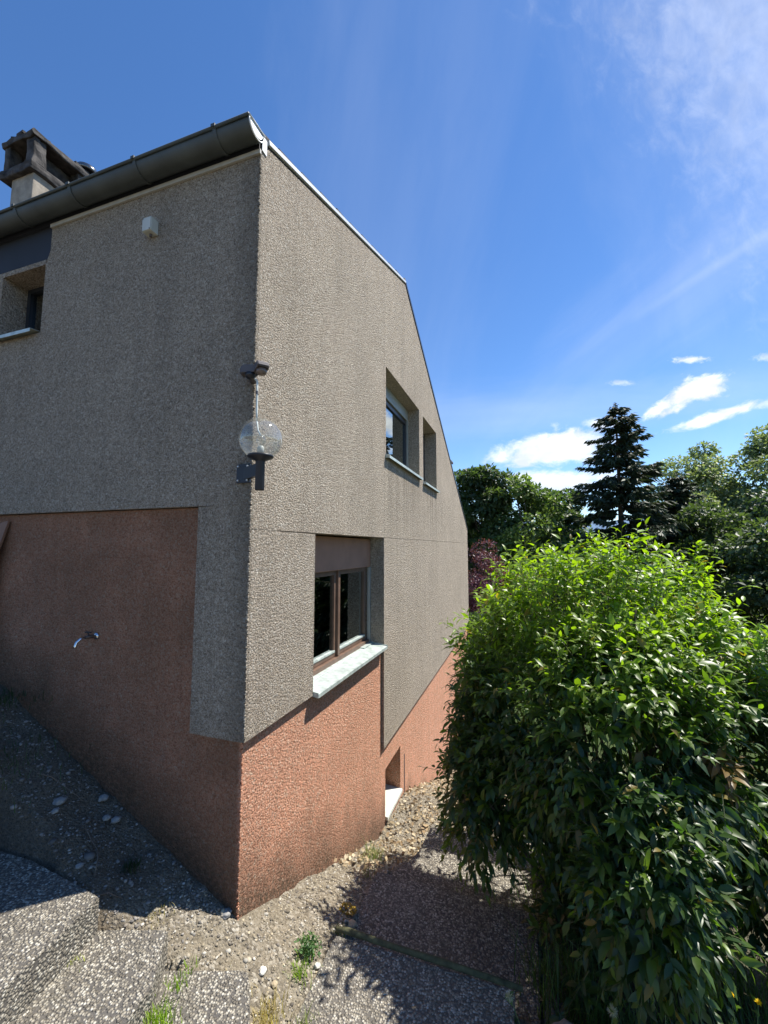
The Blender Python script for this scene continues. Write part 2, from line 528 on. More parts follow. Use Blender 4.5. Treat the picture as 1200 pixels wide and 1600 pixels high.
def soil_mat():
    m, nb = material('stony_soil')
    tc = nb.n('ShaderNodeTexCoord').outputs['Object']
    xyz = nb.n('ShaderNodeSeparateXYZ'); nb.set(xyz.inputs[0], tc)
    v1c = nb.vor(tc, 70, 'Color'); v1 = nb.vor(tc, 70, 'Distance')
    sep = nb.n('ShaderNodeSeparateColor'); nb.set(sep.inputs[0], v1c)
    peb = nb.ramp(sep.outputs[0], [(0.0, (0.08, 0.07, 0.055)), (0.35, (0.19, 0.165, 0.125)), (0.7, (0.29, 0.255, 0.195)), (1.0, (0.50, 0.46, 0.38))])
    fine = nb.ramp(nb.noise(tc, 120, 5, 0.7), [(0.3, (0.09, 0.075, 0.05)), (0.5, (0.22, 0.185, 0.13)), (0.72, (0.36, 0.31, 0.23))])
    c = nb.mix(nb.ramp(nb.noise(tc, 8, 4), [(0.4, 0.25), (0.6, 0.85)]), fine, peb)
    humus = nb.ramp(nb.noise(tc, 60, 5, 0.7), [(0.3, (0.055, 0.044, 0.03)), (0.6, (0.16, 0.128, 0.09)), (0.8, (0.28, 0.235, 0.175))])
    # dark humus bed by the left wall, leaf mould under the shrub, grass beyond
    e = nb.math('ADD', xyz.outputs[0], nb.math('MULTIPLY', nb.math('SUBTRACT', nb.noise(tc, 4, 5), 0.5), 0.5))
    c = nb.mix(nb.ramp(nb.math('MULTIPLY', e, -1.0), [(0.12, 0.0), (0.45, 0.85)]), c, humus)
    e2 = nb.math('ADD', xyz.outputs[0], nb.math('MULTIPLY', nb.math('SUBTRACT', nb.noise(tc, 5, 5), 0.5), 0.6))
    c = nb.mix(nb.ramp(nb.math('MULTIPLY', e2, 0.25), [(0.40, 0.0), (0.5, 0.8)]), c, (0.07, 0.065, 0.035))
    far = nb.math('MULTIPLY', xyz.outputs[1], 0.05)
    c = nb.mix(nb.ramp(far, [(0.38, 0.0), (0.5, 1.0)]), c, nb.ramp(nb.noise(tc, 3, 5), [(0.3, (0.035, 0.06, 0.018)), (0.7, (0.07, 0.10, 0.03))]))
    h = nb.math('ADD', nb.math('MULTIPLY', v1, -0.8), nb.noise(tc, 120, 4))
    b = nb.n('ShaderNodeBump', Strength=1.0, Distance=0.012, Height=h)
    finish(nb, Base_Color=c, Roughness=0.95, Specular_IOR_Level=0.2, Normal=b.outputs[0])
    return m


def aggregate_mat():
    m, nb = material('exposed_aggregate_concrete')
    tc = nb.n('ShaderNodeTexCoord').outputs['Object']
    d = nb.vor(tc, 86, 'Distance'); cc = nb.vor(tc, 86, 'Color')
    sep = nb.n('ShaderNodeSeparateColor'); nb.set(sep.inputs[0], cc)
    st = nb.ramp(sep.outputs[0], [(0.0, (0.11, 0.098, 0.078)), (0.3, (0.20, 0.178, 0.142)), (0.55, (0.29, 0.26, 0.205)), (0.8, (0.37, 0.34, 0.275)), (0.98, (0.56, 0.53, 0.45))])
    mort = nb.ramp(nb.noise(tc, 160, 3), [(0.3, (0.055, 0.05, 0.045)), (0.7, (0.13, 0.12, 0.105))])
    f = nb.ramp(d, [(0.50, 1.0), (0.70, 0.0)])
    c = nb.mix(f, mort, st)
    big = nb.noise(tc, 2.2, 5, 0.65)
    c = nb.mix(nb.ramp(big, [(0.42, 0.0), (0.7, 0.25)]), c, (0.27, 0.24, 0.19))
    c = nb.mix(nb.ramp(nb.noise(tc, 5, 5, 0.7), [(0.5, 0.0), (0.75, 0.5)]), c, (0.075, 0.07, 0.055))
    h = nb.ramp(d, [(0.0, 1.0), (0.35, 0.8), (0.65, 0.0)])
    b = nb.n('ShaderNodeBump', Strength=1.0, Distance=0.007, Height=h)
    finish(nb, Base_Color=c, Roughness=0.8, Specular_IOR_Level=0.35, Normal=b.outputs[0])
    return m


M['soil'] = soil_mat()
M['agg'] = aggregate_mat()

# ------------------------------------------------------------------ ground
ZY = np.array([[-60, 3.0], [-4, 0.40], [0, 0.0], [2.33, -1.02], [3.4, -1.10], [5.86, -2.14], [10, -2.9], [15, -3.3], [30, -3.8], [120, -6], [900, -14]])


STEPS = [  # path slabs that the ground has to stay under: x0,x1,y0,y1,top
    (0.46, 1.56, -1.4, 0.31, -0.20), (0.45, 1.60, 0.33, 1.06, -0.37), (0.47, 1.64, 1.08, 1.66, -0.535), (0.42, 1.68, 1.68, 2.35, -0.73)]


def ground_np(x, y):
    zy = np.interp(y, ZY[:, 0], ZY[:, 1])
    fade = np.clip(1 - y / 0.9, 0, 1)
    zx = np.where(x < 0, -0.49 * x, 0.0)
    zx = np.where(x < -2.4, 1.18 + 0.06 * (-2.4 - x), zx)
    zx = zx * np.where(y > 12, np.clip(1 - (y - 12) / 10, 0, 1), 1.0)
    xp = np.clip(x, 0, 0.5)
    zx = zx - 0.47 * xp * fade - np.clip(x - 0.5, 0, 60) * 0.035
    return zy + zx


def gz(x, y):
    return float(ground_np(np.array([x]), np.array([y]))[0])


def axis(lo, hi, step, far, grow=1.18):
    a = list(np.arange(lo, hi, step))
    s, v = step, hi
    while v < far:
        a.append(v); s *= grow; v += s
    a.append(far)
    s, v, b = step, lo - step, []
    while v > -far:
        b.append(v); s *= grow; v -= s
    b.append(-far)
    return np.array(b[::-1] + a)


def fbm(x, y, z=0.0, o=4):
    v = 0; a = 0.5; f = 1.0
    for _ in range(o):
        v += a * mnoise.noise((x * f, y * f, z)); a *= 0.5; f *= 2.1
    return v


gx = axis(-2.8, 3.2, 0.026, 900); gy = axis(-1.3, 6.0, 0.030, 900)
X, Y = np.meshgrid(gx, gy, indexing='ij')
Z = ground_np(X, Y)
near = np.exp(-((X - 0.5) ** 2 + (Y - 1.5) ** 2) / 60)
nzv = np.zeros_like(Z)
for i in range(X.shape[0]):
    for j in range(X.shape[1]):
        if near[i, j] > 0.02:
            x, y = X[i, j], Y[i, j]
            nzv[i, j] = 0.035 * mnoise.noise((x * 3.2, y * 3.2, 1)) + 0.014 * mnoise.noise((x * 11, y * 11, 5)) + 0.008 * mnoise.noise((x * 29, y * 29, 9))
Z = Z + nzv * np.clip(near * 3, 0, 1)
for (x0, x1, y0, y1, top) in STEPS:
    ins = (X > x0 - 0.0) & (X < x1 + 0.0) & (Y > y0) & (Y < y1)
    Z = np.where(ins, np.minimum(Z, top - 0.05), Z)
POLYS = [([(-0.42, -0.502), (-0.36, -0.90), (-0.22, -1.60), (-1.25, -1.75), (-1.45, -0.46), (-0.99, -0.447)], 0.38),
         ([(-0.46, -0.50), (-0.114, -0.38), (0.030, -0.60), (0.058, -0.76), (0.12, -1.30), (-0.50, -1.5)], 0.22),
         ([(-0.12, -0.405), (0.273, -0.273), (0.355, -0.37), (0.417, -0.46), (0.75, -0.95), (0.05, -1.35)], 0.06)]


def inside(poly, x, y):
    k = np.zeros(np.shape(x), bool)
    n_ = len(poly)
    for i_ in range(n_):
        (xa, ya), (xb_, yb_) = poly[i_], poly[(i_ + 1) % n_]
        cr_ = ((ya > y) != (yb_ > y)) & (x < (xb_ - xa) * (y - ya) / (yb_ - ya + 1e-12) + xa)
        k ^= cr_
    return k


for pl, tp_ in POLYS:
    cx_, cy_ = sum(p[0] for p in pl) / len(pl), sum(p[1] for p in pl) / len(pl)
    wide = [(cx_ + (p[0] - cx_) * 1.07, cy_ + (p[1] - cy_) * 1.07) for p in pl]
    Z = np.where(inside(wide, X, Y), np.minimum(Z, tp_ - 0.055), Z)
nx, ny = X.shape
idx = np.arange(nx * ny).reshape(nx, ny)
F = np.stack([idx[:-1, :-1], idx[1:, :-1], idx[1:, 1:], idx[:-1, 1:]], -1).reshape(-1, 4)
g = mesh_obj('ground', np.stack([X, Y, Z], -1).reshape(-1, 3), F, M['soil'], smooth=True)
g['kind'] = 'structure'

# distant ridge seen through the trees
hb = []
hf = []
for i in range(61):
    a = -0.9 + i * 0.035
    r = 2600
    for k, (rr, hh) in enumerate(((r, -20), (r + 350, 190 + 60 * mnoise.noise((a * 4, 2, 0)) + 25 * mnoise.noise((a * 15, 2, 0))), (r + 1500, -20))):
        hb.append((math.sin(a) * rr, math.cos(a) * rr, hh))
for i in range(60):
    for k in range(2):
        b0 = i * 3 + k
        hf.append((b0, b0 + 3, b0 + 4, b0 + 1))
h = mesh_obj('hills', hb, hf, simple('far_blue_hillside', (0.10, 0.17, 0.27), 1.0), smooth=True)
h['kind'] = 'structure'

# ------------------------------------------------------------------ the house
house = empty('house', (0, 0, 0), 'large beige and terracotta rough-rendered house with a steep gable and a grey gutter', 'house')


def wall_panel(name, outline, holes, ax, front, thick, mat, parent=house, fine=True):
    """panel with real openings. ax 'R': faces +X, (u,z)=(y,z). ax 'L': faces -Y, (u,z)=(x,z)"""
    bm = bmesh.new()
    def mk(u, z, d):
        return (front - d, u, z) if ax == 'R' else (u, front + d, z)
    edges = []
    for loop in [outline] + holes:
        vs = [bm.verts.new(mk(u, z, 0)) for u, z in loop]
        for i in range(len(vs)):
            edges.append(bm.edges.new((vs[i], vs[(i + 1) % len(vs)])))
    bmesh.ops.triangle_fill(bm, edges=edges, use_beauty=True)
    fs = list(bm.faces)
    r = bmesh.ops.extrude_face_region(bm, geom=fs)
    vs = [e for e in r['geom'] if isinstance(e, bmesh.types.BMVert)]
    bmesh.ops.translate(bm, verts=vs, vec=(-thick, 0, 0) if ax == 'R' else (0, thick, 0))
    return bm_obj(name, bm, mat, parent)


def rect(a, b, c, d):
    return [(a, c), (b, c), (b, d), (a, d)]


XB = 0.035     # face of the beige panels on the sunny gable wall
YB = -0.033    # face of the beige panels on the shaded wall
G = 0.0018      # joint half width
LW = (0.776, 2.442, 0.957, 2.172)   # large lower window
UW = (2.514, 4.190, 3.158, 4.272)
SW = (4.450, 5.540, 3.124, 4.252)
BW = (2.591, 3.190, -0.975, -0.440)
# gable wall panels
wall_panel('gable_panel', [(YB, 2.172 + G), (2.468, 2.185 + G), (2.468, 5.552), (0.046, 4.700), (YB, 4.600)], [], 'R', XB, 0.30, M['beige'])
wall_panel('gable_panel', [(2.4705, 2.185 + G), (9.84, 2.172 + G + 0.05), (9.84, 2.600), (3.40, 5.880), (2.4705, 5.553)],
           [rect(*UW), rect(*SW)], 'R', XB, 0.30, M['beige'])
wall_panel('corner_panel', [(YB, 0.957), (0.776, 0.957), (0.776, 2.172 - G), (YB, 2.172 - G)], [], 'R', XB, 0.30, M['beige'])
wall_panel('side_panel', [(2.442, -0.150), (9.84, -0.075), (9.84, 2.172 - G + 0.05), (2.442, 2.185 - G)], [], 'R', XB, 0.30, M['beige'])
# terracotta base of the gable wall
wall_panel('base_panel', [(0.0, -3.6), (9.75, -3.6), (9.75, -0.08), (2.446, -0.156), (2.446, 0.951), (0.0, 0.951)],
           [rect(*BW)], 'R', 0.0, 0.28, M['orange'])
# shaded wall
ZL = 2.318
wall_panel('upper_panel', [(XB - 0.0015, ZL + G), (XB - 0.0015, 4.60), (-1.905, 4.60), (-1.905, 4.40), (-1.950, 4.300), (-1.955, 3.735), (-2.470, 3.735), (-2.470, 4.30),
                           (-9, 4.30), (-9, ZL + G)], [], 'L', YB - 0.002, 0.29, M['beige'])
wall_panel('corner_strip', [(XB - 0.0015, 0.965), (XB - 0.0015, ZL - G), (-0.352, ZL - G), (-0.352, 0.960)], [], 'L', YB - 0.002, 0.29, M['beige'])
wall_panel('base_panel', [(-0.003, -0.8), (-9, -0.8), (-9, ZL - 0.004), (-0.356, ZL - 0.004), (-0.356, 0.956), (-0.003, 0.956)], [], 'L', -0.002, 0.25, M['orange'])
# soffit of the left window and rear walls
box_obj('lintel', (-9, -1.957, YB + 0.002, 0.25, 4.300, 4.34), M['beige'], house)
box_obj('rear_wall', (-9, XB - 0.31, 9.54, 9.83, -3.6, 2.58), M['beige'], house)
box_obj('end_wall', (-9.2, -9.0, 0.0, 9.8, -1, 4.6), M['beige'], house)
box_obj('dark_panel', (-9, -1.908, YB + 0.008, YB + 0.06, 4.305, 4.62), M['dark_panel'], house)
# dark room linings behind the windows
box_obj('room_wall', (-2.2, -2.1, 0.3, 9.4, -1.5, 4.5), M['dark_room'], house)
box_obj('room_floor', (-2.1, -0.28, 0.27, 9.5, 2.2, 2.25), M['dark_room'], house)
box_obj('room_floor', (-2.1, -0.28, 0.27, 9.5, -0.35, -0.30), M['dark_room'], house)
box_obj('room_ceiling', (-2.1, -0.28, 0.27, 9.5, 4.45, 4.50), M['dark_room'], house)

# grains of the sprayed render standing proud along the arrises
def arris(name, p0, p1, n, cols, mat, spread=0.004, rr=(0.0028, 0.0055)):
    t = rng.random(n)[:, None]
    P = np.array(p0) * (1 - t) + np.array(p1) * t + rng.normal(size=(n, 3)) * np.array([spread, spread, 0])
    bmp = bmesh.new(); bmesh.ops.create_icosphere(bmp, subdivisions=1, radius=1)
    V0 = np.array([v.co[:] for v in bmp.verts]); F0 = np.array([[v.index for v in f.verts] for f in bmp.faces]); bmp.free()
    S_ = rng.uniform(rr[0], rr[1], n)
    Vv = P[:, None] + V0[None] * S_[:, None, None] * rng.uniform(0.7, 1.3, (n, len(V0), 1))
    FF = (F0[None] + (np.arange(n) * len(V0))[:, None, None]).reshape(-1, 3)
    cl = np.array(cols)[rng.integers(0, len(cols), n)] * rng.uniform(0.8, 1.1, (n, 1))
    o = mesh_obj(name, Vv.reshape(-1, 3), FF, mat, house, smooth=True, colr=np.repeat(cl, len(V0), 0))
    o['kind'] = 'stuff'
gm, nbg = material('render_grain')
ag = nbg.n('ShaderNodeVertexColor'); ag.layer_name = 'Col'
finish(nbg, Base_Color=ag.outputs[0], Roughness=0.93, Specular_IOR_Level=0.2)
BC = [(0.11, 0.085, 0.06), (0.50, 0.42, 0.32), (0.56, 0.47, 0.36), (0.85, 0.78, 0.66)]
OC = [(0.24, 0.08, 0.04), (0.70, 0.34, 0.2), (0.80, 0.40, 0.25), (0.95, 0.66, 0.48)]
arris('render_grain', (XB - 0.0045, YB + 0.0025, 0.96), (XB - 0.0045, YB + 0.0025, 4.57), 1500, BC[:3], gm, 0.0015, (0.004, 0.0062))
arris('render_grain', (-0.0050, 0.0030, -0.05), (-0.0050, 0.0030, 0.95), 420, OC[:3], gm, 0.0015, (0.004, 0.0062))

# roof: two slopes seen edge-on, with verge trim and tiles
def slope(name, p0, p1, x0, x1, t, mat, lift=0.0):
    (y0, z0), (y1, z1) = p0, p1
    n = Vector((0, -(z1 - z0), y1 - y0)).normalized()
    bm = bmesh.new()
    a = Vector((0, y0, z0)) + n * lift; b = Vector((0, y1, z1)) + n * lift
    prism(bm, [(x0, a.y, a.z), (x0, b.y, b.z), (x0, b.y + n.y * t, b.z + n.z * t), (x0, a.y + n.y * t, a.z + n.z * t)], (x1 - x0, 0, 0))
    return bm_obj(name, bm, mat, house)

E0, RG, E1 = (-0.02, 4.690), (3.40, 5.890), (9.90, 2.575)
slope('roof_slope', E0, RG, -9.0, XB - 0.01, 0.055, M['tile'])
slope('roof_slope', RG, E1, -9.0, XB - 0.01, 0.055, M['tile'])
slope('verge_trim', (0.045, 4.712), (3.405, 5.892), XB - 0.008, XB + 0.014, 0.028, M['trim'], 0.012)
slope('verge_trim', (3.41, 5.892), (9.86, 2.60), XB - 0.008, XB + 0.010, 0.05, M['anthracite'], 0.0)
slope('verge_flashing', (3.42, 5.93), (9.80, 2.66), XB - 0.02, XB + 0.006, 0.014, M['trim'], 0.012)
# overlapping tiles: verge column on both slopes (three columns wide), shared mesh
tile_me = None
def roof_tile(x, y, z, ang):
    global tile_me
    if tile_me is None:
        bm = bmesh.new()
        # gently curved tile 0.24 wide 0.36 long
        prof = [(-0.12, 0.0), (-0.07, 0.022), (0.0, 0.028), (0.07, 0.022), (0.12, 0.0)]
        for sgn in (0, 1):
            pass
        vs = []
        for (yy, zz, th) in ((-0.19, 0.016, 0.016), (0.19, 0.0, 0.016)):
            vs.append([bm.verts.new((a, yy, zz + b + th)) for a, b in prof] + [bm.verts.new((a, yy, zz + b)) for a, b in prof[::-1]])
        n = len(vs[0])
        for k in range(n):
            bm.faces.new((vs[0][k], vs[0][(k + 1) % n], vs[1][(k + 1) % n], vs[1][k]))
        bm.faces.new(vs[0]); bm.faces.new(vs[1][::-1])
        tile_me = D.meshes.new('roof_tile')
        bmesh.ops.recalc_face_normals(bm, faces=bm.faces)
        bm.to_mesh(tile_me); bm.free()
        tile_me.materials.append(M['tile'])
    o = D.objects.new('roof_tile', tile_me)
    o.location = (x, y, z)
    o.rotation_euler = (ang, 0, random.uniform(-0.015, 0.015))
    link(o, house)

for (p0, p1, flip) in ((E0, RG, False), (RG, E1, True)):
    dy, dz = p1[0] - p0[0], p1[1] - p0[1]
    L = math.hypot(dy, dz)
    nrm = Vector((0, -dz, dy)).normalized()
    n = int(L / 0.33)
    for i in range(n + (0 if flip else 1)):
        s = (i + (0.35 if not flip else 0.5)) * 0.33
        cy, cz = p0[0] + dy / L * s + nrm.y * 0.055, p0[1] + dz / L * s + nrm.z * 0.055
        for k in range(5):
            ang = math.atan2(dz, dy)
            roof_tile(XB - 0.135 - 0.245 * k, cy, cz, ang if not flip else ang)
tube_obj('ridge_tile', [(XB, 3.40, 5.925), (-9, 3.40, 5.925)], 0.055, M['tile'], house, 10)

# gutter with its brackets, end cap and the strip under it
GY, GZ, GR = -0.112, 4.690, 0.075
bm = bmesh.new()
ring = []
for x in (0.052, -9.0):
    pts = []
    for k in range(17):
        a = math.pi * k / 16
        pts.append(bm.verts.new((x, GY - GR * math.cos(a), GZ - GR * math.sin(a) * 1.0)))
    for k in range(17):
        a = math.pi * (16 - k) / 16
        r2 = GR - 0.003
        pts.append(bm.verts.new((x, GY - r2 * math.cos(a), GZ - r2 * math.sin(a))))
    ring.append(pts)
n = len(ring[0])
for k in range(n):
    bm.faces.new((ring[0][k], ring[0][(k + 1) % n], ring[1][(k + 1) % n], ring[1][k]))
gut = bm_obj('gutter', bm, M['zinc'], house, smooth=True)
tube_obj('gutter_bead', [(0.056, GY - GR - 0.006, GZ + 0.006), (-9, GY - GR - 0.006, GZ + 0.006)], 0.0095, M['zinc'], gut, 10)
bm = bmesh.new()
prism(bm, [(0.053, GY - (GR - 0.012) * math.cos(math.pi * k / 16), GZ - (GR - 0.014) * math.sin(math.pi * k / 16)) for k in range(17)], (0.004, 0, 0))
bm_obj('end_cap', bm, M['zinc_lite'], gut)
bm = bmesh.new()
tube(bm, [(0.056, GY - GR * math.cos(math.pi * k / 16), GZ - GR * math.sin(math.pi * k / 16)) for k in range(17)], 0.0045, 6)
tube(bm, [(0.058, GY - GR - 0.006, GZ + 0.006), (0.058, GY + GR + 0.006, GZ + 0.012)], 0.0075, 6)
bm_obj('end_rim', bm, M['zinc_lite'], gut, smooth=True)
for xb in (-0.203, -0.872, -1.50, -2.10, -2.75, -3.4):
    bm = bmesh.new()
    for k in range(16):
        a0, a1 = math.pi * k / 16, math.pi * (k + 1) / 16
        q = []
        for (a, r) in ((a0, GR + 0.001), (a1, GR + 0.001), (a1, GR + 0.006), (a0, GR + 0.006)):
            q.append((xb - 0.013, GY - r * math.cos(a), GZ - r * math.sin(a)))
        prism(bm, q, (0.026, 0, 0))
    box(bm, xb - 0.015, xb + 0.015, GY - GR - 0.02, GY - GR + 0.008, GZ + 0.0, GZ + 0.019)
    bm_obj('gutter_bracket', bm, M['zinc'], gut)
box_obj('eaves_strip', (-1.905, 0.040, YB - 0.018, YB - 0.004, 4.583, 4.612), M['fascia'], house)
box_obj('eaves_board', (-9, 0.030, YB - 0.012, YB + 0.02, 4.615, 4.70), M['dark_panel'], house)
box_obj('corner_flashing', (0.037, 0.042, -0.030, 0.020, 4.62, 4.725), M['trim'], house)

# ---- windows (built towards +X on the gable wall)
def bar(bm, x0, x1, y0, y1, z0, z1):
    box(bm, x0, x1, y0, y1, z0, z1, bev=0.003)


def frame_ring(bm, x0, x1, y0, y1, z0, z1, t):
    bar(bm, x0, x1, y0, y0 + t, z0, z1)
    bar(bm, x0, x1, y1 - t, y1, z0, z1)
    bar(bm, x0, x1, y0 + t, y1 - t, z0, z0 + t)
    bar(bm, x0, x1, y0 + t, y1 - t, z1 - t, z1)


def sill_mesh(y0, y1, zb, zf, xback, xfront, lip, name='sill', mat=None, parent=None, ends=True):
    bm = bmesh.new()
    t = 0.003
    prism(bm, [(xback, y0, zb), (xfront, y0, zf), (xfront, y0, zf - t), (xback, y0, zb - t)], (0, y1 - y0, 0))
    prism(bm, [(xfront - 0.002, y0, zf - t), (xfront + 0.002, y0, zf - 0.001), (xfront + 0.002, y0, zf - lip), (xfront - 0.002, y0, zf - lip)], (0, y1 - y0, 0))
    if ends:
        for yy in (y0 - 0.006, y1):
            prism(bm, [(xback, yy, zb + 0.014), (xfront, yy, zf + 0.010), (xfront, yy, zf - lip), (xback, yy, zb - 0.02)], (0, 0.006, 0))
    return bm_obj(name, bm, mat or M['sill'], parent)


# large lower window
win = D.objects.new('window', None); link(win, house); win.location = (-0.2, 1.6, 1.0)
win.matrix_parent_inverse = Matrix()
def wp(o, p):
    o.parent = p
    o.matrix_parent_inverse = p.matrix_world.inverted() if False else Matrix.Translation(-Vector(p.location))
    return o
def wadd(name, bm, mat, p=win):
    o = bm_obj(name, bm, mat, None)
    return wp(o, p)

bm = bmesh.new(); frame_ring(bm, -0.250, -0.195, LW[0] + 0.002, LW[1] - 0.002, 0.995, 1.90, 0.045)
wadd('frame', bm, M['brown_dark'])
ym = 1.62
for (a, b) in ((LW[0] + 0.04, ym - 0.004), (ym + 0.004, LW[1] - 0.045)):
    bm = bmesh.new(); frame_ring(bm, -0.215, -0.168, a, b, 1.035, 1.865, 0.062)
    wadd('sash', bm, M['brown'])
    bm = bmesh.new(); box(bm, -0.196, -0.190, a + 0.055, b - 0.055, 1.09, 1.81)
    wadd('pane', bm, M['glass'])
    bm = bmesh.new(); bar(bm, -0.192, -0.160, a + 0.05, b - 0.05, 1.078, 1.098)
    wadd('glazing_bead', bm, M['sill'])
bm = bmesh.new(); bar(bm, -0.170, -0.145, ym - 0.022, ym + 0.022, 1.04, 1.86)
wadd('mullion', bm, M['brown'])
bm = bmesh.new(); bar(bm, -0.20, -0.135, LW[0] + 0.002, LW[1] - 0.002, 0.968, 1.032)
wadd('bottom_rail', bm, M['brown'])
bm = bmesh.new(); box(bm, -0.26, -0.125, LW[0] + 0.002, LW[1] - 0.012, 1.850, 2.168, bev=0.004)
wadd('shutter_box', bm, M['shutter_box'])
bm = bmesh.new(); bar(bm, -0.160, -0.125, LW[1] - 0.03, LW[1] - 0.004, 1.0, 1.85)
wadd('shutter_rail', bm, M['box_grey'])
bm = bmesh.new()
npl = 110
vs = []
for i in range(npl + 1):
    y = 0.95 + 1.46 * i / npl
    xx = -0.30 + 0.018 * math.sin(i * 1.25) + 0.008 * math.sin(i * 2.9)
    vs.append((bm.verts.new((xx, y, 0.95)), bm.verts.new((xx, y, 1.9))))
for a, b in zip(vs, vs[1:]):
    bm.faces.new((a[0], b[0], b[1], a[1]))
wadd('curtain', bm, M['curtain'])
s = sill_mesh(LW[0] + 0.01, LW[1] - 0.008, 0.992, 0.968, -0.14, 0.078, 0.028, 'sill', M['sill'], None)
wp(s, win)
bm = bmesh.new()
box(bm, -0.135, -0.085, LW[1] - 0.30, LW[1] - 0.012, 0.992, 1.000)
prism(bm, [(-0.09, LW[0] + 0.012, 0.9895), (-0.086, LW[0] + 0.012, 0.9925), (-0.082, LW[0] + 0.012, 0.9885)], (0, 1.3, 0))
wadd('sill_upstand', bm, M['sill'])

# upper window of the gable
win2 = D.objects.new('window', None); link(win2, house); win2.location = (-0.2, 3.3, 3.2); win2.matrix_parent_inverse = Matrix()
bm = bmesh.new(); frame_ring(bm, -0.255, -0.190, UW[0] + 0.002, UW[1] - 0.002, 3.17, 4.12, 0.055)
wadd('frame', bm, M['anthracite'], win2)
bm = bmesh.new(); frame_ring(bm, -0.20, -0.165, UW[0] + 0.05, UW[1] - 0.05, 3.215, 4.075, 0.055)
wadd('sash', bm, M['anthracite'], win2)
bm = bmesh.new(); box(bm, -0.195, -0.188, UW[0] + 0.10, UW[1] - 0.10, 3.265, 4.02)
wadd('pane', bm, M['glass'], win2)
bm = bmesh.new(); box(bm, -0.25, -0.150, UW[0] + 0.002, UW[1] - 0.002, 4.10, 4.268, bev=0.004)
wadd('shutter_box', bm, M['box_grey'], win2)
bm = bmesh.new(); bar(bm, -0.180, -0.145, UW[1] - 0.028, UW[1] - 0.003, 3.17, 4.10)
wadd('shutter_rail', bm, M['box_grey'], win2)
bm = bmesh.new()
vs = []
for i in range(71):
    y = 3.05 + 1.05 * i / 70
    xx = -0.30 + 0.02 * math.sin(i * 1.1)
    vs.append((bm.verts.new((xx, y, 3.17)), bm.verts.new((xx, y, 4.1))))
for a, b in zip(vs, vs[1:]):
    bm.faces.new((a[0], b[0], b[1], a[1]))
wadd('curtain', bm, M['curtain'], win2)
wp(sill_mesh(UW[0] - 0.015, UW[1] + 0.015, 3.182, 3.166, -0.19, 0.088, 0.034, 'sill', M['sill']), win2)

# narrow upper window
win3 = D.objects.new('window', None); link(win3, house); win3.location = (-0.2, 5.0, 3.2); win3.matrix_parent_inverse = Matrix()
bm = bmesh.new(); frame_ring(bm, -0.255, -0.190, SW[0] + 0.002, SW[1] - 0.002, 3.15, 4.248, 0.06)
wadd('frame', bm, M['anthracite'], win3)
bm = bmesh.new(); box(bm, -0.21, -0.203, SW[0] + 0.06, SW[1] - 0.06, 3.20, 4.19)
wadd('pane', bm, M['glass'], win3)
wp(sill_mesh(SW[0] - 0.015, SW[1] + 0.015, 3.155, 3.138, -0.19, 0.088, 0.034, 'sill', M['sill']), win3)

# small basement opening
win4 = D.objects.new('basement_window', None); link(win4, house); win4.location = (-0.2, 2.9, -0.97); win4.matrix_parent_inverse = Matrix()
bm = bmesh.new(); frame_ring(bm, -0.25, -0.21, BW[0] + 0.002, BW[1] - 0.002, -0.93, -0.445, 0.045)
wadd('frame', bm, M['brown_dark'], win4)
bm = bmesh.new(); box(bm, -0.235, -0.228, BW[0] + 0.045, BW[1] - 0.045, -0.89, -0.49)
wadd('pane', bm, M['glass'], win4)
bm = bmesh.new()
prism(bm, [(-0.205, BW[0] + 0.002, -0.93), (0.030, BW[0] + 0.002, -0.95), (0.030, BW[0] + 0.002, -0.985), (-0.205, BW[0] + 0.002, -0.985)], (0, BW[1] - BW[0] - 0.004, 0))
o = wadd('sill', bm, M['sill_conc'], win4)
box_obj('vertical_joint', (-0.01, 0.004, 3.36, 3.385, -2.2, -0.62), M['dark_room'], house)

# window high in the shaded wall
win5 = D.objects.new('window', None); link(win5, house); win5.location = (-2.2, 0.15, 3.7); win5.matrix_parent_inverse = Matrix()
bm = bmesh.new(); box(bm, -2.47, -1.955, 0.150, 0.21, 3.735, 3.775); box(bm, -2.47, -2.43, 0.150, 0.21, 3.775, 4.30); box(bm, -1.995, -1.955, 0.150, 0.21, 3.775, 4.30)
box(bm, -2.43, -1.995, 0.150, 0.21, 4.265, 4.30)
wadd('frame', bm, M['anthracite'], win5)
bm = bmesh.new(); box(bm, -2.43, -1.995, 0.175, 0.182, 3.775, 4.265)
wadd('pane', bm, M['glass'], win5)
bm = bmesh.new()
prism(bm, [(-2.50, 0.15, 3.775), (-2.50, YB - 0.055, 3.752), (-2.50, YB - 0.055, 3.725), (-2.50, YB - 0.052, 3.725), (-2.50, YB - 0.052, 3.749), (-2.50, 0.15, 3.772)], (0.51, 0, 0))
wadd('sill', bm, M['sill'], win5)
box_obj('room_wall', (-2.6, -1.9, 0.27, 0.29, 3.6, 4.4), M['dark_room'], house)

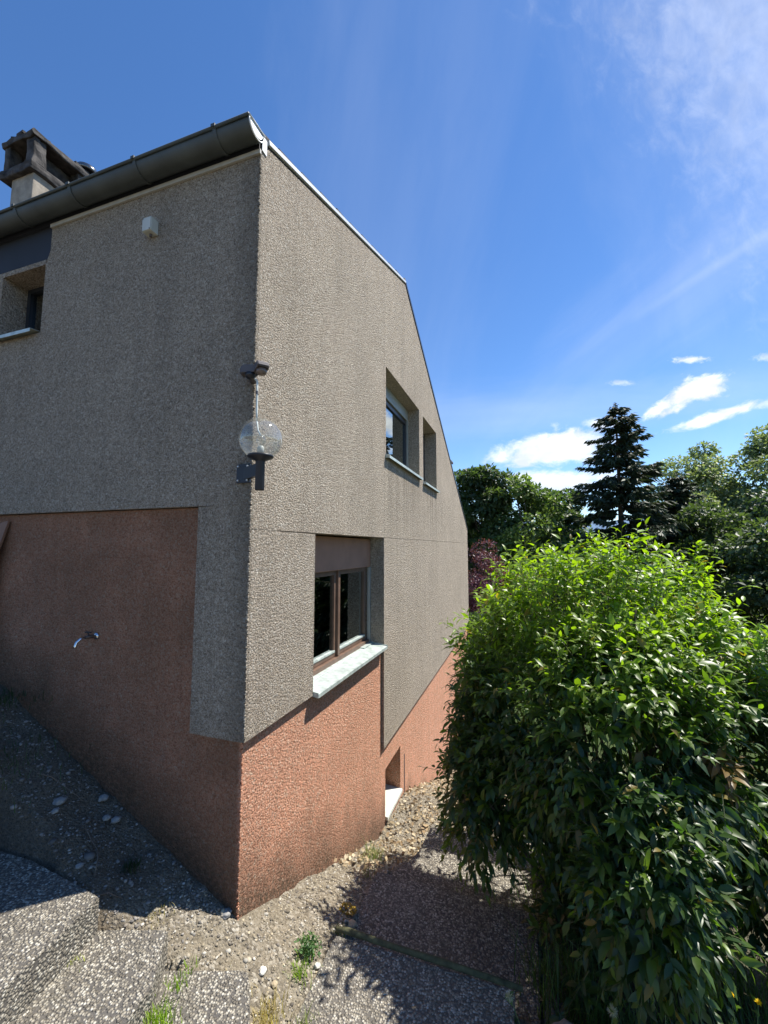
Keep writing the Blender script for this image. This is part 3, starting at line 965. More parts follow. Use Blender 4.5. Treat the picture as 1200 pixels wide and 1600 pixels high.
# ---- chimney (part of the house) with slotted cap
chim = D.objects.new('chimney', None); link(chim, house); chim.location = (-3.9, 1.2, 5.2); chim.matrix_parent_inverse = Matrix()
def rough_box(name, b, mat, amp=0.012, sub=6, bev=0.012):
    bm = bmesh.new()
    box(bm, *b, bev=bev)
    bmesh.ops.subdivide_edges(bm, edges=bm.edges, cuts=sub, use_grid_fill=True)
    for v in bm.verts:
        n = mnoise.noise_vector(v.co * 14)
        v.co += n * amp
    return wadd(name, bm, mat, chim)
rough_box('shaft', (-4.09, -3.710, 0.80, 1.75, 4.9, 6.47), M['chimney'], 0.004, 4)
rough_box('lower_slab', (-4.215, -3.665, 0.745, 1.86, 6.42, 6.53), M['chimney_cap'], 0.02)
ch0, ch1 = 6.52, 6.83
for (x0, x1, y0, y1) in ((-4.195, -4.09, 0.76, 0.88), (-3.80, -3.67, 0.76, 0.90), (-3.80, -3.67, 1.26, 1.37), (-3.80, -3.67, 1.72, 1.84), (-4.195, -4.09, 1.26, 1.37), (-4.195, -4.09, 1.72, 1.84)):
    rough_box('pillar', (x0, x1, y0, y1, ch0, ch1), M['chimney_cap'], 0.018, 3)
rough_box('flue_core', (-4.10, -3.82, 0.90, 1.72, ch0, ch1 - 0.02), M['chimney_cap'], 0.01, 3)
rough_box('cap_slab', (-4.225, -3.645, 0.735, 1.90, 6.82, 6.895), M['chimney_cap'], 0.022)
# rough low pitched cap of broken tiles
bm = bmesh.new()
random.seed(3)
for i in range(34):
    x = random.uniform(-4.20, -3.70); y = random.uniform(0.80, 1.85)
    zt = 6.895 + 0.055 * (1 - abs(x + 3.965) / 0.34)
    r = bmesh.ops.create_cube(bm, size=1)
    rot = Matrix.Rotation(random.uniform(-.5, .5), 4, 'Z') @ Matrix.Rotation(random.uniform(-.2, .2), 4, 'X')
    for v in r['verts']:
        v.co = rot @ Vector((v.co.x * 0.13, v.co.y * 0.12, v.co.z * 0.03)) + Vector((x, y, zt))
wadd('broken_tile', bm, M['chimney_cap'], chim)['kind'] = 'stuff'
bm = bmesh.new()
lathe(bm, [(0.0, 0.12), (0.06, 0.11), (0.12, 0.07), (0.145, 0.0), (0.13, -0.005), (0.05, 0.0)], 20, (-3.76, 1.42, 6.97))
tube(bm, [(-3.76, 1.38, 6.9), (-3.76, 1.38, 7.03)], 0.07, 10)
o = wadd('cowl', bm, simple('cowl_metal', (0.16, 0.16, 0.16), 0.22, 0.9), chim)
o.data.shade_smooth()

# ------------------------------------------------------------------ fittings on the walls
# globe lamp on the corner
lamp = empty('wall_lamp', (0.0, -0.04, 2.40), 'clear glass globe wall lamp on a black arm at the corner of the house', 'lamp')
def lp(o): return wp(o, lamp)
LC = Vector((0.160, -0.128, 2.680))
bm = bmesh.new()
box(bm, -0.062, 0.034, YB - 0.018, YB - 0.0035, 2.448, 2.562, bev=0.002)
lp(bm_obj('mounting_plate', bm, M['black']))
for (sx, sz) in ((-0.048, 2.463), (-0.048, 2.548), (0.018, 2.548), (0.018, 2.463)):
    bm = bmesh.new()
    tube(bm, [(sx, YB - 0.026, sz), (sx, YB - 0.017, sz)], 0.0055, 8)
    lp(bm_obj('screw', bm, M['zinc_lite']))
bm = bmesh.new()
prism(bm, [(-0.01, YB - 0.018, 2.468), (0.030, YB - 0.012, 2.468), (0.165, -0.115, 2.468), (0.150, -0.142, 2.468)], (0, 0, 0.072))
lp(bm_obj('arm', bm, M['black']))
bm = bmesh.new()
lathe(bm, [(0.0, 2.385), (0.024, 2.385), (0.026, 2.39), (0.026, 2.545), (0.03, 2.555), (0.070, 2.572), (0.074, 2.580), (0.070, 2.588), (0.0, 2.588)], 24, (LC.x, LC.y, 0))
lp(bm_obj('post', bm, M['black'], smooth=True))
bm = bmesh.new()
R = 0.121
prof = []
for k in range(21):
    a = rad(-52 + 142 * k / 20)
    prof.append((max(0, R * math.cos(a)), R * math.sin(a)))
prof[-1] = (0, R)
lathe(bm, prof, 40, (0, 0, 0))
gl = bm_obj('globe', bm, M['globe'], smooth=True)
gl.location = LC
gl.parent = lamp
gl.matrix_parent_inverse = Matrix.Translation(-lamp.location)
bm = bmesh.new()
lathe(bm, [(0.0, 2.585), (0.02, 2.585), (0.02, 2.63), (0.014, 2.64), (0.0, 2.64)], 14, (LC.x, LC.y, 0))
lp(bm_obj('socket', bm, M['white_box'], smooth=True))
bm = bmesh.new()
lathe(bm, [(0.0, 2.635), (0.014, 2.64), (0.028, 2.668), (0.026, 2.69), (0.012, 2.705), (0.0, 2.708)], 16, (LC.x, LC.y, 0))
lp(bm_obj('bulb', bm, M['globe'], smooth=True))

# twin motion sensor above
sens = empty('motion_sensor', (0.03, -0.06, 3.10), 'small dark twin-headed motion sensor fixed to the house corner above the globe lamp', 'sensor')
def sp_(o): return wp(o, sens)
for (c, yaw, sz) in (((0.050, -0.100, 3.108), 0.35, 1.05), ((0.138, -0.112, 3.114), -0.7, 1.0)):
    bm = bmesh.new()
    # hooded housing
    prof = [(-0.048, -0.026), (-0.048, 0.012), (-0.030, 0.030), (0.030, 0.030), (0.050, 0.008), (0.054, -0.008), (0.03, -0.008)]
    pts = [(a * sz, -0.035, b * sz) for a, b in prof]
    prism(bm, pts, (0, 0.07, 0))
    bmesh.ops.bevel(bm, geom=bm.edges[:], offset=0.006, segments=2, affect='EDGES')
    bm.transform(Matrix.Translation(c) @ Matrix.Rotation(yaw, 4, 'Z'))
    sp_(bm_obj('sensor_hood', bm, M['sensor'], smooth=False))
    bm = bmesh.new()
    lathe(bm, [(0.0, -0.040), (0.02, -0.036), (0.030, -0.022), (0.032, -0.004), (0.0, 0.0)], 16)
    bm.transform(Matrix.Translation(Vector(c) + Vector((0.006, -0.004, -0.01))))
    sp_(bm_obj('sensor_eye', bm, M['black'] if yaw > 0 else simple('smoked_lens', (0.16, 0.12, 0.10), 0.3), smooth=True))
bm = bmesh.new()
tube(bm, [(0.03, YB - 0.004, 3.08), (0.05, -0.075, 3.085), (0.085, -0.095, 3.095)], [0.026, 0.018, 0.014], 12)
sp_(bm_obj('sensor_base', bm, M['sensor'], smooth=True))
cb = tube_obj('cable', [(0.035, -0.072, 3.075), (0.075, -0.088, 3.068), (0.098, -0.092, 3.045), (0.098, -0.09, 2.98), (0.101, -0.093, 2.86), (0.106, -0.095, 2.80)], 0.0055, M['cable'])
tag(cb, 'thin pale cable running down from the motion sensor to the globe lamp', 'cable')
bm = bmesh.new()
tube(bm, [(0.106, -0.095, 2.80), (0.125, -0.108, 2.74), (0.155, -0.126, 2.705)], 0.0045, 8)
o = bm_obj('cable_tail', bm, M['cable'], cb, smooth=True)
bm = bmesh.new(); tube(bm, [(0.098, -0.0905, 2.985), (0.099, -0.091, 2.965)], 0.008, 8)
bm_obj('cable_clip', bm, M['sensor'], cb)

# junction box
jb = empty('junction_box', (-0.84, YB, 4.25), 'small off-white square junction box high on the shaded wall under the gutter', 'junction box')
bm = bmesh.new(); box(bm, -0.877, -0.797, YB - 0.062, YB - 0.0035, 4.240, 4.340, bev=0.004)
wp(bm_obj('case', bm, M['white_box']), jb)
bm = bmesh.new(); box(bm, -0.874, -0.800, YB - 0.068, YB - 0.0615, 4.243, 4.337, bev=0.002)
wp(bm_obj('lid', bm, M['white_box']), jb)
for (sx, sz) in ((-0.868, 4.331), (-0.806, 4.249)):
    bm = bmesh.new(); tube(bm, [(sx, YB - 0.067, sz), (sx, YB - 0.0705, sz)], 0.004, 8)
    wp(bm_obj('screw', bm, M['zinc']), jb)
bm = bmesh.new(); tube(bm, [(-0.835, YB - 0.03, 4.243), (-0.835, YB - 0.03, 4.222)], 0.009, 10)
wp(bm_obj('cable_gland', bm, M['sensor']), jb)

# garden tap
tap = empty('garden_tap', (-1.20, 0, 1.465), 'small chrome garden tap sticking out of the shaded terracotta wall', 'tap')
bm = bmesh.new()
lathe(bm, [(0.0, 0.0), (0.030, 0.0), (0.028, 0.010), (0.014, 0.016), (0.0, 0.016)], 20)
bm.transform(Matrix.Translation((-1.20, -0.002, 1.465)) @ Matrix.Rotation(rad(90), 4, 'X'))
wp(bm_obj('flange', bm, M['chrome'], smooth=True), tap)
bm = bmesh.new(); tube(bm, [(-1.20, -0.01, 1.465), (-1.215, -0.05, 1.468), (-1.225, -0.085, 1.466)], [0.013, 0.017, 0.014], 12)
wp(bm_obj('body', bm, M['brown_dark'], smooth=True), tap)
bm = bmesh.new(); tube(bm, [(-1.225, -0.08, 1.466), (-1.235, -0.12, 1.458), (-1.24, -0.145, 1.435), (-1.242, -0.153, 1.405), (-1.243, -0.154, 1.39)], [0.011, 0.011, 0.011, 0.011, 0.014], 12)
wp(bm_obj('spout', bm, M['chrome'], smooth=True), tap)
bm = bmesh.new(); tube(bm, [(-1.218, -0.062, 1.48), (-1.219, -0.066, 1.505)], 0.006, 8); box(bm, -1.252, -1.190, -0.075, -0.055, 1.503, 1.512, bev=0.003)
wp(bm_obj('handle', bm, M['black']), tap)

tap.scale = (0.78, 0.78, 0.78)
# leaning board at the far left of the shaded wall
bm = bmesh.new()
prism(bm, [(-2.17, -0.010, 2.27), (-2.52, -0.015, 2.20), (-2.72, -0.16, 1.25), (-2.32, -0.16, 1.30)], (0.002, -0.016, 0.002))
tag(bm_obj('leaning_board', bm, M['board']), 'brown board leaning against the shaded terracotta wall', 'board')

# ------------------------------------------------------------------ concrete slabs
def slab(poly, top, thick, label, group='exposed aggregate slabs of the garden path', seed=0):
    bm = bmesh.new()
    rnd = random.Random(seed)
    c = Vector((sum(p[0] for p in poly) / len(poly), sum(p[1] for p in poly) / len(poly)))
    pts = []
    n = len(poly)
    for i in range(n):
        a, b = Vector(poly[i]), Vector(poly[(i + 1) % n])
        m = max(2, int((b - a).length / 0.035))
        d = (b - a).normalized(); nn = Vector((d.y, -d.x))
        for k in range(m):
            p = a.lerp(b, k / m)
            w_ = 0.004 if k else 0.006
            p = p + nn * (mnoise.noise((p.x * 25, p.y * 25, seed)) * w_)
            pts.append((p.x, p.y))
    x0 = min(p[0] for p in pts); y0 = min(p[1] for p in pts)
    prism(bm, [(p[0] - c.x, p[1] - c.y, 0) for p in pts], (0, 0, -thick))
    te = [e for e in bm.edges if all(abs(v.co.z) < 1e-6 for v in e.verts)]
    bmesh.ops.bevel(bm, geom=te, offset=0.006, segments=2, affect='EDGES')
    o = bm_obj('path_slab', bm, M['agg'])
    o.location = (c.x, c.y, top)
    tag(o, label, 'slab', group)
    return o

slab([(-0.42, -0.502), (-0.36, -0.90), (-0.22, -1.60), (-1.25, -1.75), (-1.45, -0.46), (-0.99, -0.447)], 0.38, 0.30,
     'highest aggregate slab at the lower left, half in the house shadow', seed=1)
slab([(-0.46, -0.50), (-0.114, -0.38), (0.030, -0.60), (0.058, -0.76), (0.12, -1.30), (-0.50, -1.5)], 0.22, 0.25,
     'middle aggregate slab between the highest one and the small square one', seed=2)
slab([(-0.12, -0.405), (0.273, -0.273), (0.355, -0.37), (0.417, -0.46), (0.75, -0.95), (0.05, -1.35)], 0.06, 0.22,
     'small aggregate slab at the bottom edge, just below the house corner', seed=3)
slab([(0.46, -0.62), (1.46, -0.62), (1.46, 0.315), (0.46, 0.305)], -0.20, 0.14,
     'lit aggregate slab in front of the mossy timber edging', seed=4)
slab([(0.44, 0.345), (1.58, 0.345), (1.58, 1.05), (0.45, 1.06)], -0.37, 0.14,
     'aggregate slab in deep shrub shadow behind the mossy timber edging', seed=5)
slab([(0.48, 1.075), (1.64, 1.075), (1.64, 1.66), (0.66, 1.66), (0.58, 1.45), (0.48, 1.30)], -0.535, 0.14,
     'farthest visible aggregate step, with a sunlit strip along its back edge', seed=6)
slab([(0.55, 1.675), (1.66, 1.675), (1.66, 2.3), (0.6, 2.3)], -0.73, 0.14,
     'aggregate step below the sunlit strip, hidden in the shrub shadow', seed=7)
tag(tube_obj('timber_edging', [(0.452, 0.325, -0.185), (0.52, 0.328, -0.178), (0.8, 0.33, -0.186), (1.1, 0.327, -0.182), (1.5, 0.330, -0.19)], [0.014, 0.017, 0.015, 0.016, 0.013], M['moss_wood'], n=10),
    'mossy round timber edging laid across the path between two slabs', 'timber')

# ------------------------------------------------------------------ leaf builders
LEAF_V = np.array([(0, 0, 0), (0.28, 0.15, 0.05), (0.28, 0, 0.0), (0.28, -0.15, 0.05), (0.62, 0.13, 0.0), (0.62, 0, -0.045), (0.62, -0.13, 0.0), (1.0, 0, -0.20)], dtype=np.float32)
LEAF_F = np.array([(0, 2, 1), (0, 3, 2), (1, 2, 5), (1, 5, 4), (2, 3, 6), (2, 6, 5), (4, 5, 7), (5, 6, 7)])
CARD_V = np.array([(0, 0, 0), (0.45, 0.30, 0.06), (1.0, 0, -0.08), (0.5, -0.30, 0.06)], dtype=np.float32)
CARD_F = np.array([(0, 1, 2), (0, 2, 3)])
NEED_V = np.array([(0, 0, 0), (0.4, 0.13, 0), (1.0, 0, 0), (0.4, -0.13, 0)], dtype=np.float32)


def norm(a):
    return a / np.maximum(np.linalg.norm(a, axis=-1, keepdims=True), 1e-6)


def leaves(name, C, A, N, size, colr, mat, parent, V=CARD_V, F=CARD_F, wid=None, stuff=True, smooth=False):
    """C base points, A leaf axes, N rough normals, size lengths"""
    A = norm(A); S = norm(np.cross(N, A)); N = np.cross(A, S)
    wv = np.ones(len(C)) if wid is None else wid
    P = (C[:, None, :] + size[:, None, None] * (V[None, :, 0:1] * A[:, None, :] + (V[None, :, 1:2] * wv[:, None, None]) * S[:, None, :] + V[None, :, 2:3] * N[:, None, :]))
    k = len(V)
    FF = (F[None] + (np.arange(len(C)) * k)[:, None, None]).reshape(-1, F.shape[1])
    cc = np.repeat(colr, k, axis=0)
    o = mesh_obj(name, P.reshape(-1, 3), FF, mat, parent, smooth=smooth, colr=cc)
    if stuff:
        o['kind'] = 'stuff'
    return o


def rand_dir(n, up=0.0):
    v = rng.normal(size=(n, 3)); v[:, 2] += up
    return norm(v)


# ------------------------------------------------------------------ the big shrub in front
shrub = empty('large_shrub', (2.25, 1.5, -0.8), 'big arching green shrub with glossy narrow leaves beside the path', 'shrub')
INV = Matrix.Translation(-Vector(shrub.location))
LOBES = [  # centre, radii, share of shoots
    ((2.094, 1.658, 0.95), (1.02, 1.05, 1.07), 1.0),
    ((1.583, 1.485, 0.6), (0.56, 0.6, 0.7), 0.32),
    ((3.013, 1.283, 0.45), (0.78, 0.68, 0.86), 0.6),
    ((2.064, 0.751, 0.92), (0.55, 0.45, 0.68), 0.45),
    ((2.062, 0.254, 0.5), (0.25, 0.24, 0.44), 0.2),
    ((1.23, 1.155, 0.32), (0.26, 0.38, 0.45), 0.13),
    ((3.882, 1.366, 0.4), (0.85, 0.8, 0.8), 0.4),
    ((2.154, 2.418, 0.9), (0.9, 0.8, 0.9), 0.3),
    ((1.80, 0.95, -0.30), (0.20, 0.55, 0.42), 0.12),
    ((1.95, 1.55, -0.45), (0.30, 0.5, 0.45), 0.10),
]
VOIDS = [((1.767, 0.598, 0.2), (0.34, 0.34, 0.42)), ((2.53, 0.433, 0.25), (0.27, 0.25, 0.5)), ((2.084, 0.441, 1.02), (0.4, 0.24, 0.11)), ((2.699, 0.807, 1.0), (0.2, 0.3, 0.2)), ((1.56, 0.897, 1.0), (0.22, 0.25, 0.16))]


def make_shoots(n_total):
    pts = []; nrm = []; dep = []
    tot = sum(l[2] for l in LOBES)
    for li, (c, r, wt) in enumerate(LOBES):
        n = int(n_total * wt / tot)
        c = np.array(c); r = np.array(r)
        d = rand_dir(n * 3)
        # lumpy surface
        lump = np.array([mnoise.noise((v[0] * 3.4 + li, v[1] * 3.4, v[2] * 3.4)) for v in d])
        keepz = d[:, 2] > -0.75
        s = np.where(rng.random(len(d)) < 0.30, rng.uniform(0.55, 0.9, len(d)), rng.uniform(0.9, 1.03, len(d)))
        p = c + d * r * (s * (1 + 0.34 * lump))[:, None]
        ok = keepz.copy()
        for lj, (c2, r2, _) in enumerate(LOBES):
            if lj == li: continue
            q = np.linalg.norm((p - np.array(c2)) / np.array(r2), axis=1)
            ok &= q > 0.80
        # camera side gets the full density, the far side is thinned
        p, d2, s = p[ok][:n], d[ok][:n], s[ok][:n]
        nn = norm(d2 / r)
        pts.append(p); nrm.append(nn); dep.append(s)
    return np.concatenate(pts), np.concatenate(nrm), np.concatenate(dep)


SP, SN, SD = make_shoots(6400)
gzs = ground_np(SP[:, 0], SP[:, 1])
ok = (SP[:, 2] > gzs + 0.12) & ((SP[:, 0] > 1.60) | (SP[:, 2] > -0.02 + 0.25 * np.clip(SP[:, 0] - 1.0, 0, 1) * 0))
for (vc, vr) in VOIDS:  # hollows between the boughs
    ok &= np.linalg.norm((SP - np.array(vc)) / np.array(vr), axis=1) > 1.0
# a thin place among the boughs that lets a strip of sun through to the far step
tz = (SP[:, 2] + 0.53) / SUN.z
fx, fy = SP[:, 0] - SUN.x * tz, SP[:, 1] - SUN.y * tz
ok &= ~((fx > 0.55) & (fx < 1.55) & (fy > 1.36) & (fy < 1.72))
SP, SN, SD = SP[ok], SN[ok], SD[ok]
ns = len(SP)
upk = np.clip(SN[:, 2], -0.6, 1.0)
svar = rng.uniform(0.70, 1.32, ns)
SDIR = norm(SN * 0.75 + np.array([0, 0, 1.0]) * (0.15 + 0.75 * upk)[:, None] + rng.normal(size=(ns, 3)) * 0.28)
SDIR[:, 2] -= 0.35 * (upk < 0.15)
SDIR = norm(SDIR)
SLEN = rng.uniform(0.14, 0.36, ns) * (1 + 0.45 * (upk > 0.6) * rng.random(ns))
NL = 11
SLEN = np.where(rng.random(ns) < 0.035, SLEN * 1.9, SLEN)
# points along every shoot, with sag
tt = np.linspace(0.08, 1.0, NL)
sag = np.array([0, 0, -1.0])
base = SP - SDIR * SLEN[:, None] * 0.6
Pl = base[:, None, :] + SDIR[:, None, :] * (SLEN[:, None] * tt[None])[..., None] + sag * (0.25 * SLEN[:, None] * tt[None] ** 2 * (1 - upk[:, None] * 0.7))[..., None]
# radial directions (golden angle)
ref = norm(np.cross(SDIR, np.array([0.3, 0.2, 0.93]))); ref2 = np.cross(SDIR, ref)
ang = (np.arange(NL) * 2.4)[None] + rng.uniform(0, 6.28, ns)[:, None]
RD = ref[:, None] * np.cos(ang)[..., None] + ref2[:, None] * np.sin(ang)[..., None]
LA = norm(SDIR[:, None] * (0.35 + 0.6 * tt[None]) [..., None] + RD * (1.0 - 0.45 * tt[None])[..., None] + sag * 0.42 + rng.normal(size=RD.shape) * 0.16)
LNrm = norm(np.array([0, 0, 1.0]) + SDIR[:, None] * 0.5 + rng.normal(size=RD.shape) * 0.35)
size = (0.078 * (1.0 - 0.35 * (tt[None] - 0.5) ** 2 * 4 * (tt[None] > 0.5)) * rng.uniform(0.6, 1.25, (ns, NL))) * svar[:, None]
# colours: mature dark green, young lime growth at the top and tips
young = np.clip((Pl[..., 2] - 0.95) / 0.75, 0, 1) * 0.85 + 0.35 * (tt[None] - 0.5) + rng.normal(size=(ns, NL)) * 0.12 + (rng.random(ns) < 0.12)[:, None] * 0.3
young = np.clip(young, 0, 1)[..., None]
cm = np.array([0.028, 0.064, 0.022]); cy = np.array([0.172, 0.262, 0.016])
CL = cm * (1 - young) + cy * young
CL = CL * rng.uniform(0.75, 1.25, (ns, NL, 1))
old = rng.random((ns, NL)) < 0.02
CL[old] = np.array([0.22, 0.17, 0.04]) * rng.uniform(0.6, 1.2, (int(old.sum()), 1))
# a withered brown spray on the right side and one at the top
for (bc, br) in (((2.431, 0.506 , 1.02), 0.10), ((2.462, 1.571, 1.98), 0.10)):
    dd = np.linalg.norm(SP - np.array(bc), axis=1)
    bro = (dd < br) & (rng.random(ns) < 0.75)
    CL[bro] = np.array([0.20, 0.13, 0.045]) * rng.uniform(0.6, 1.2, (bro.sum(), NL, 1))
Pf, Af, Nf, Sf, Cf = Pl.reshape(-1, 3), LA.reshape(-1, 3), LNrm.reshape(-1, 3), size.ravel(), CL.reshape(-1, 3)
# the 300 leaves that show largest are separate parts
cdist = np.linalg.norm(Pf - np.array(CAM), axis=1)
Fdir = np.array([-0.3203, 0.9473, 0]); Rdir = np.array([0.9473, 0.3203, 0])
dv = Pf - np.array(CAM)
infr = (np.abs((dv @ Rdir) / (dv @ Fdir)) < 0.92) & ((dv[:, 2] / (dv @ Fdir)) > -1.0)
score = np.where(infr, Sf / cdist, 0)
big300 = np.argsort(-score)[:300]
mask = np.ones(len(Pf), bool); mask[big300] = False
def local(o, p=shrub):
    o.parent = p
    o.matrix_parent_inverse = Matrix.Translation(-Vector(p.location))
    return o
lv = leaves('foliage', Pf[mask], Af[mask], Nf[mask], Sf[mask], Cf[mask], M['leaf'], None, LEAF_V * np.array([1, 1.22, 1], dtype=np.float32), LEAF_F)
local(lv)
# shared single-leaf meshes in six shades
leaf_me = []
for k in range(6):
    c = cm * (1 - k / 6) + cy * (k / 6)
    o = mesh_obj('leaf', LEAF_V * np.array([1, 1.22, 1], dtype=np.float32), LEAF_F, M['leaf'], None, colr=np.tile(c, (8, 1)))
    leaf_me.append(o.data)
    D.objects.remove(o)
for i in big300:
    a = Vector(Af[i]).normalized(); s = Vector(Nf[i]).cross(a).normalized(); n_ = a.cross(s)
    yv = float(np.clip((Cf[i][0] - cm[0]) / (cy[0] - cm[0]), 0, 0.99))
    o = D.objects.new('leaf', leaf_me[int(yv * 6)])
    m = Matrix((a, s, n_)).transposed().to_4x4()
    L = float(Sf[i])
    link(o, shrub)
    o.matrix_parent_inverse = INV
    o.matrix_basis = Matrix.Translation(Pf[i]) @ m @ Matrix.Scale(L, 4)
# stems: shoots and main branches
def thin_tubes(P0, P1, r0, r1, n=3):
    """many straight tapered prisms"""
    d = norm(P1 - P0)
    u = norm(np.cross(d, np.array([0.31, 0.22, 0.92]))); v = np.cross(d, u)
    ang = np.arange(n) * 2 * math.pi / n
    ringdir = u[:, None] * np.cos(ang)[None, :, None] + v[:, None] * np.sin(ang)[None, :, None]
    A = P0[:, None] + ringdir * np.asarray(r0)[:, None, None]
    B = P1[:, None] + ringdir * np.asarray(r1)[:, None, None]
    V = np.concatenate([A, B], 1).reshape(-1, 3)
    f = np.array([(k, (k + 1) % n, n + (k + 1) % n, n + k) for k in range(n)])
    FF = (f[None] + (np.arange(len(P0)) * 2 * n)[:, None, None]).reshape(-1, 4)
    return V, FF
V, FF = thin_tubes(base, Pl[:, -1], np.full(ns, 0.0028), np.full(ns, 0.0012))
o = mesh_obj('shoots', V, FF, simple('green_shoot_bark', (0.11, 0.12, 0.045), 0.7)); o['kind'] = 'stuff'; local(o)
rb = random.Random(5)
for i in range(26):
    li = LOBES[[0, 0, 1, 2, 2, 3, 3, 5, 6, 0, 7, 6, 4][i % 13]]
    rx, ry = rb.uniform(-0.25, 0.25), rb.uniform(-0.25, 0.25)
    st = Vector((2.25 + rx + 0.25 * (li[0][0] - 2.25), 1.5 + ry + 0.25 * (li[0][1] - 1.5), 0))
    st.z = gz(st.x, st.y) - 0.1
    d = Vector((rb.gauss(0, 1), rb.gauss(0, 1), rb.uniform(0.0, 1.2))).normalized()
    en = Vector(li[0]) + Vector([d[k] * li[1][k] * 0.85 for k in range(3)])
    mid = st.lerp(en, 0.5) + Vector((0, 0, 0.3))
    pts = []
    for k in range(7):
        t = k / 6
        p = st * (1 - t) ** 2 + mid * 2 * t * (1 - t) + en * t * t
        pts.append(p + Vector((rb.gauss(0, .02), rb.gauss(0, .02), 0)))
    r0 = rb.uniform(0.014, 0.028)
    o = tube_obj('branch', pts, [r0 * (1 - 0.8 * k / 6) for k in range(7)], M['bark'], None, 6)
    local(o)


# ------------------------------------------------------------------ background trees
def broadleaf(label, loc, top, rad_xy, crown_low, cols, nleaf, lsize, seed, group=None, clumps=46, name='deciduous_tree', trunk_r=0.16, transl=None, airy=0.0, depthk=1.0):
    r = np.random.default_rng(seed)
    zg = gz(loc[0], loc[1]) - 0.1
    root = empty(name, (loc[0], loc[1], zg), label, 'tree' if name != 'shrub' else 'shrub', group)
    cz = (top + crown_low) / 2; hz = (top - crown_low) / 2
    d = r.normal(size=(clumps, 3)); d = norm(d)
    rr = r.uniform(0.35, 1.0, clumps) ** 0.6
    cc = np.array([loc[0], loc[1], cz]) + d * rr[:, None] * np.array([rad_xy * 0.86, rad_xy * 0.86 * depthk, hz * 0.88])
    cr = r.uniform(0.20, 0.36, clumps) * rad_xy * (1 - 0.35 * airy)
    per = nleaf // clumps
    ci = np.repeat(np.arange(clumps), per)
    dd = norm(r.normal(size=(len(ci), 3)))
    dist = cr[ci] * r.uniform(0.25, 1.0, len(ci)) ** 0.45
    P = cc[ci] + dd * dist[:, None] * np.array([1.15, 1.15, 0.72])
    A = norm(dd + r.normal(size=dd.shape) * 0.7 + np.array([0, 0, -0.25]))
    N = norm(np.array([0, 0, 1.0]) + dd * 0.8 + r.normal(size=dd.shape) * 0.6)
    S = lsize * r.uniform(0.6, 1.3, len(ci))
    c0, c1 = np.array(cols[0]), np.array(cols[1])
    mixv = np.clip(r.normal(0.5, 0.3, clumps)[ci] + r.normal(size=len(ci)) * 0.15, 0, 1)[:, None]
    C = (c0 * (1 - mixv) + c1 * mixv) * r.uniform(0.8, 1.2, (len(ci), 1))
    P = P - np.array([loc[0], loc[1], zg])
    cc = cc - np.array([loc[0], loc[1], zg])
    leaves('crown', P, A, N, S, C, M['tleaf'], root)
    # trunk and limbs
    H = top - zg
    rb = random.Random(seed)
    bm = bmesh.new()
    tp = [Vector((rb.gauss(0, .05) * k, rb.gauss(0, .05) * k, H * 0.8 * k / 5)) for k in range(6)]
    tube(bm, tp, [trunk_r * (1 - 0.15 * k) for k in range(6)], 8)
    bm_obj('trunk', bm, M['bark'], root, smooth=True)
    bm = bmesh.new()
    for k in range(0, clumps, 2):
        e = Vector(cc[k])
        t = min(0.95, max(0.2, (e.z - 0.25 * H) / H))
        s = Vector((0, 0, H * 0.8 * t * 0.85))
        mid = s.lerp(e, 0.5) + Vector((rb.gauss(0, .15), rb.gauss(0, .15), -0.1))
        tube(bm, [s, mid, e], [trunk_r * 0.34, trunk_r * 0.2, trunk_r * 0.07], 5)
    o = bm_obj('limbs', bm, M['bark'], root)
    o['kind'] = 'stuff'
    return root


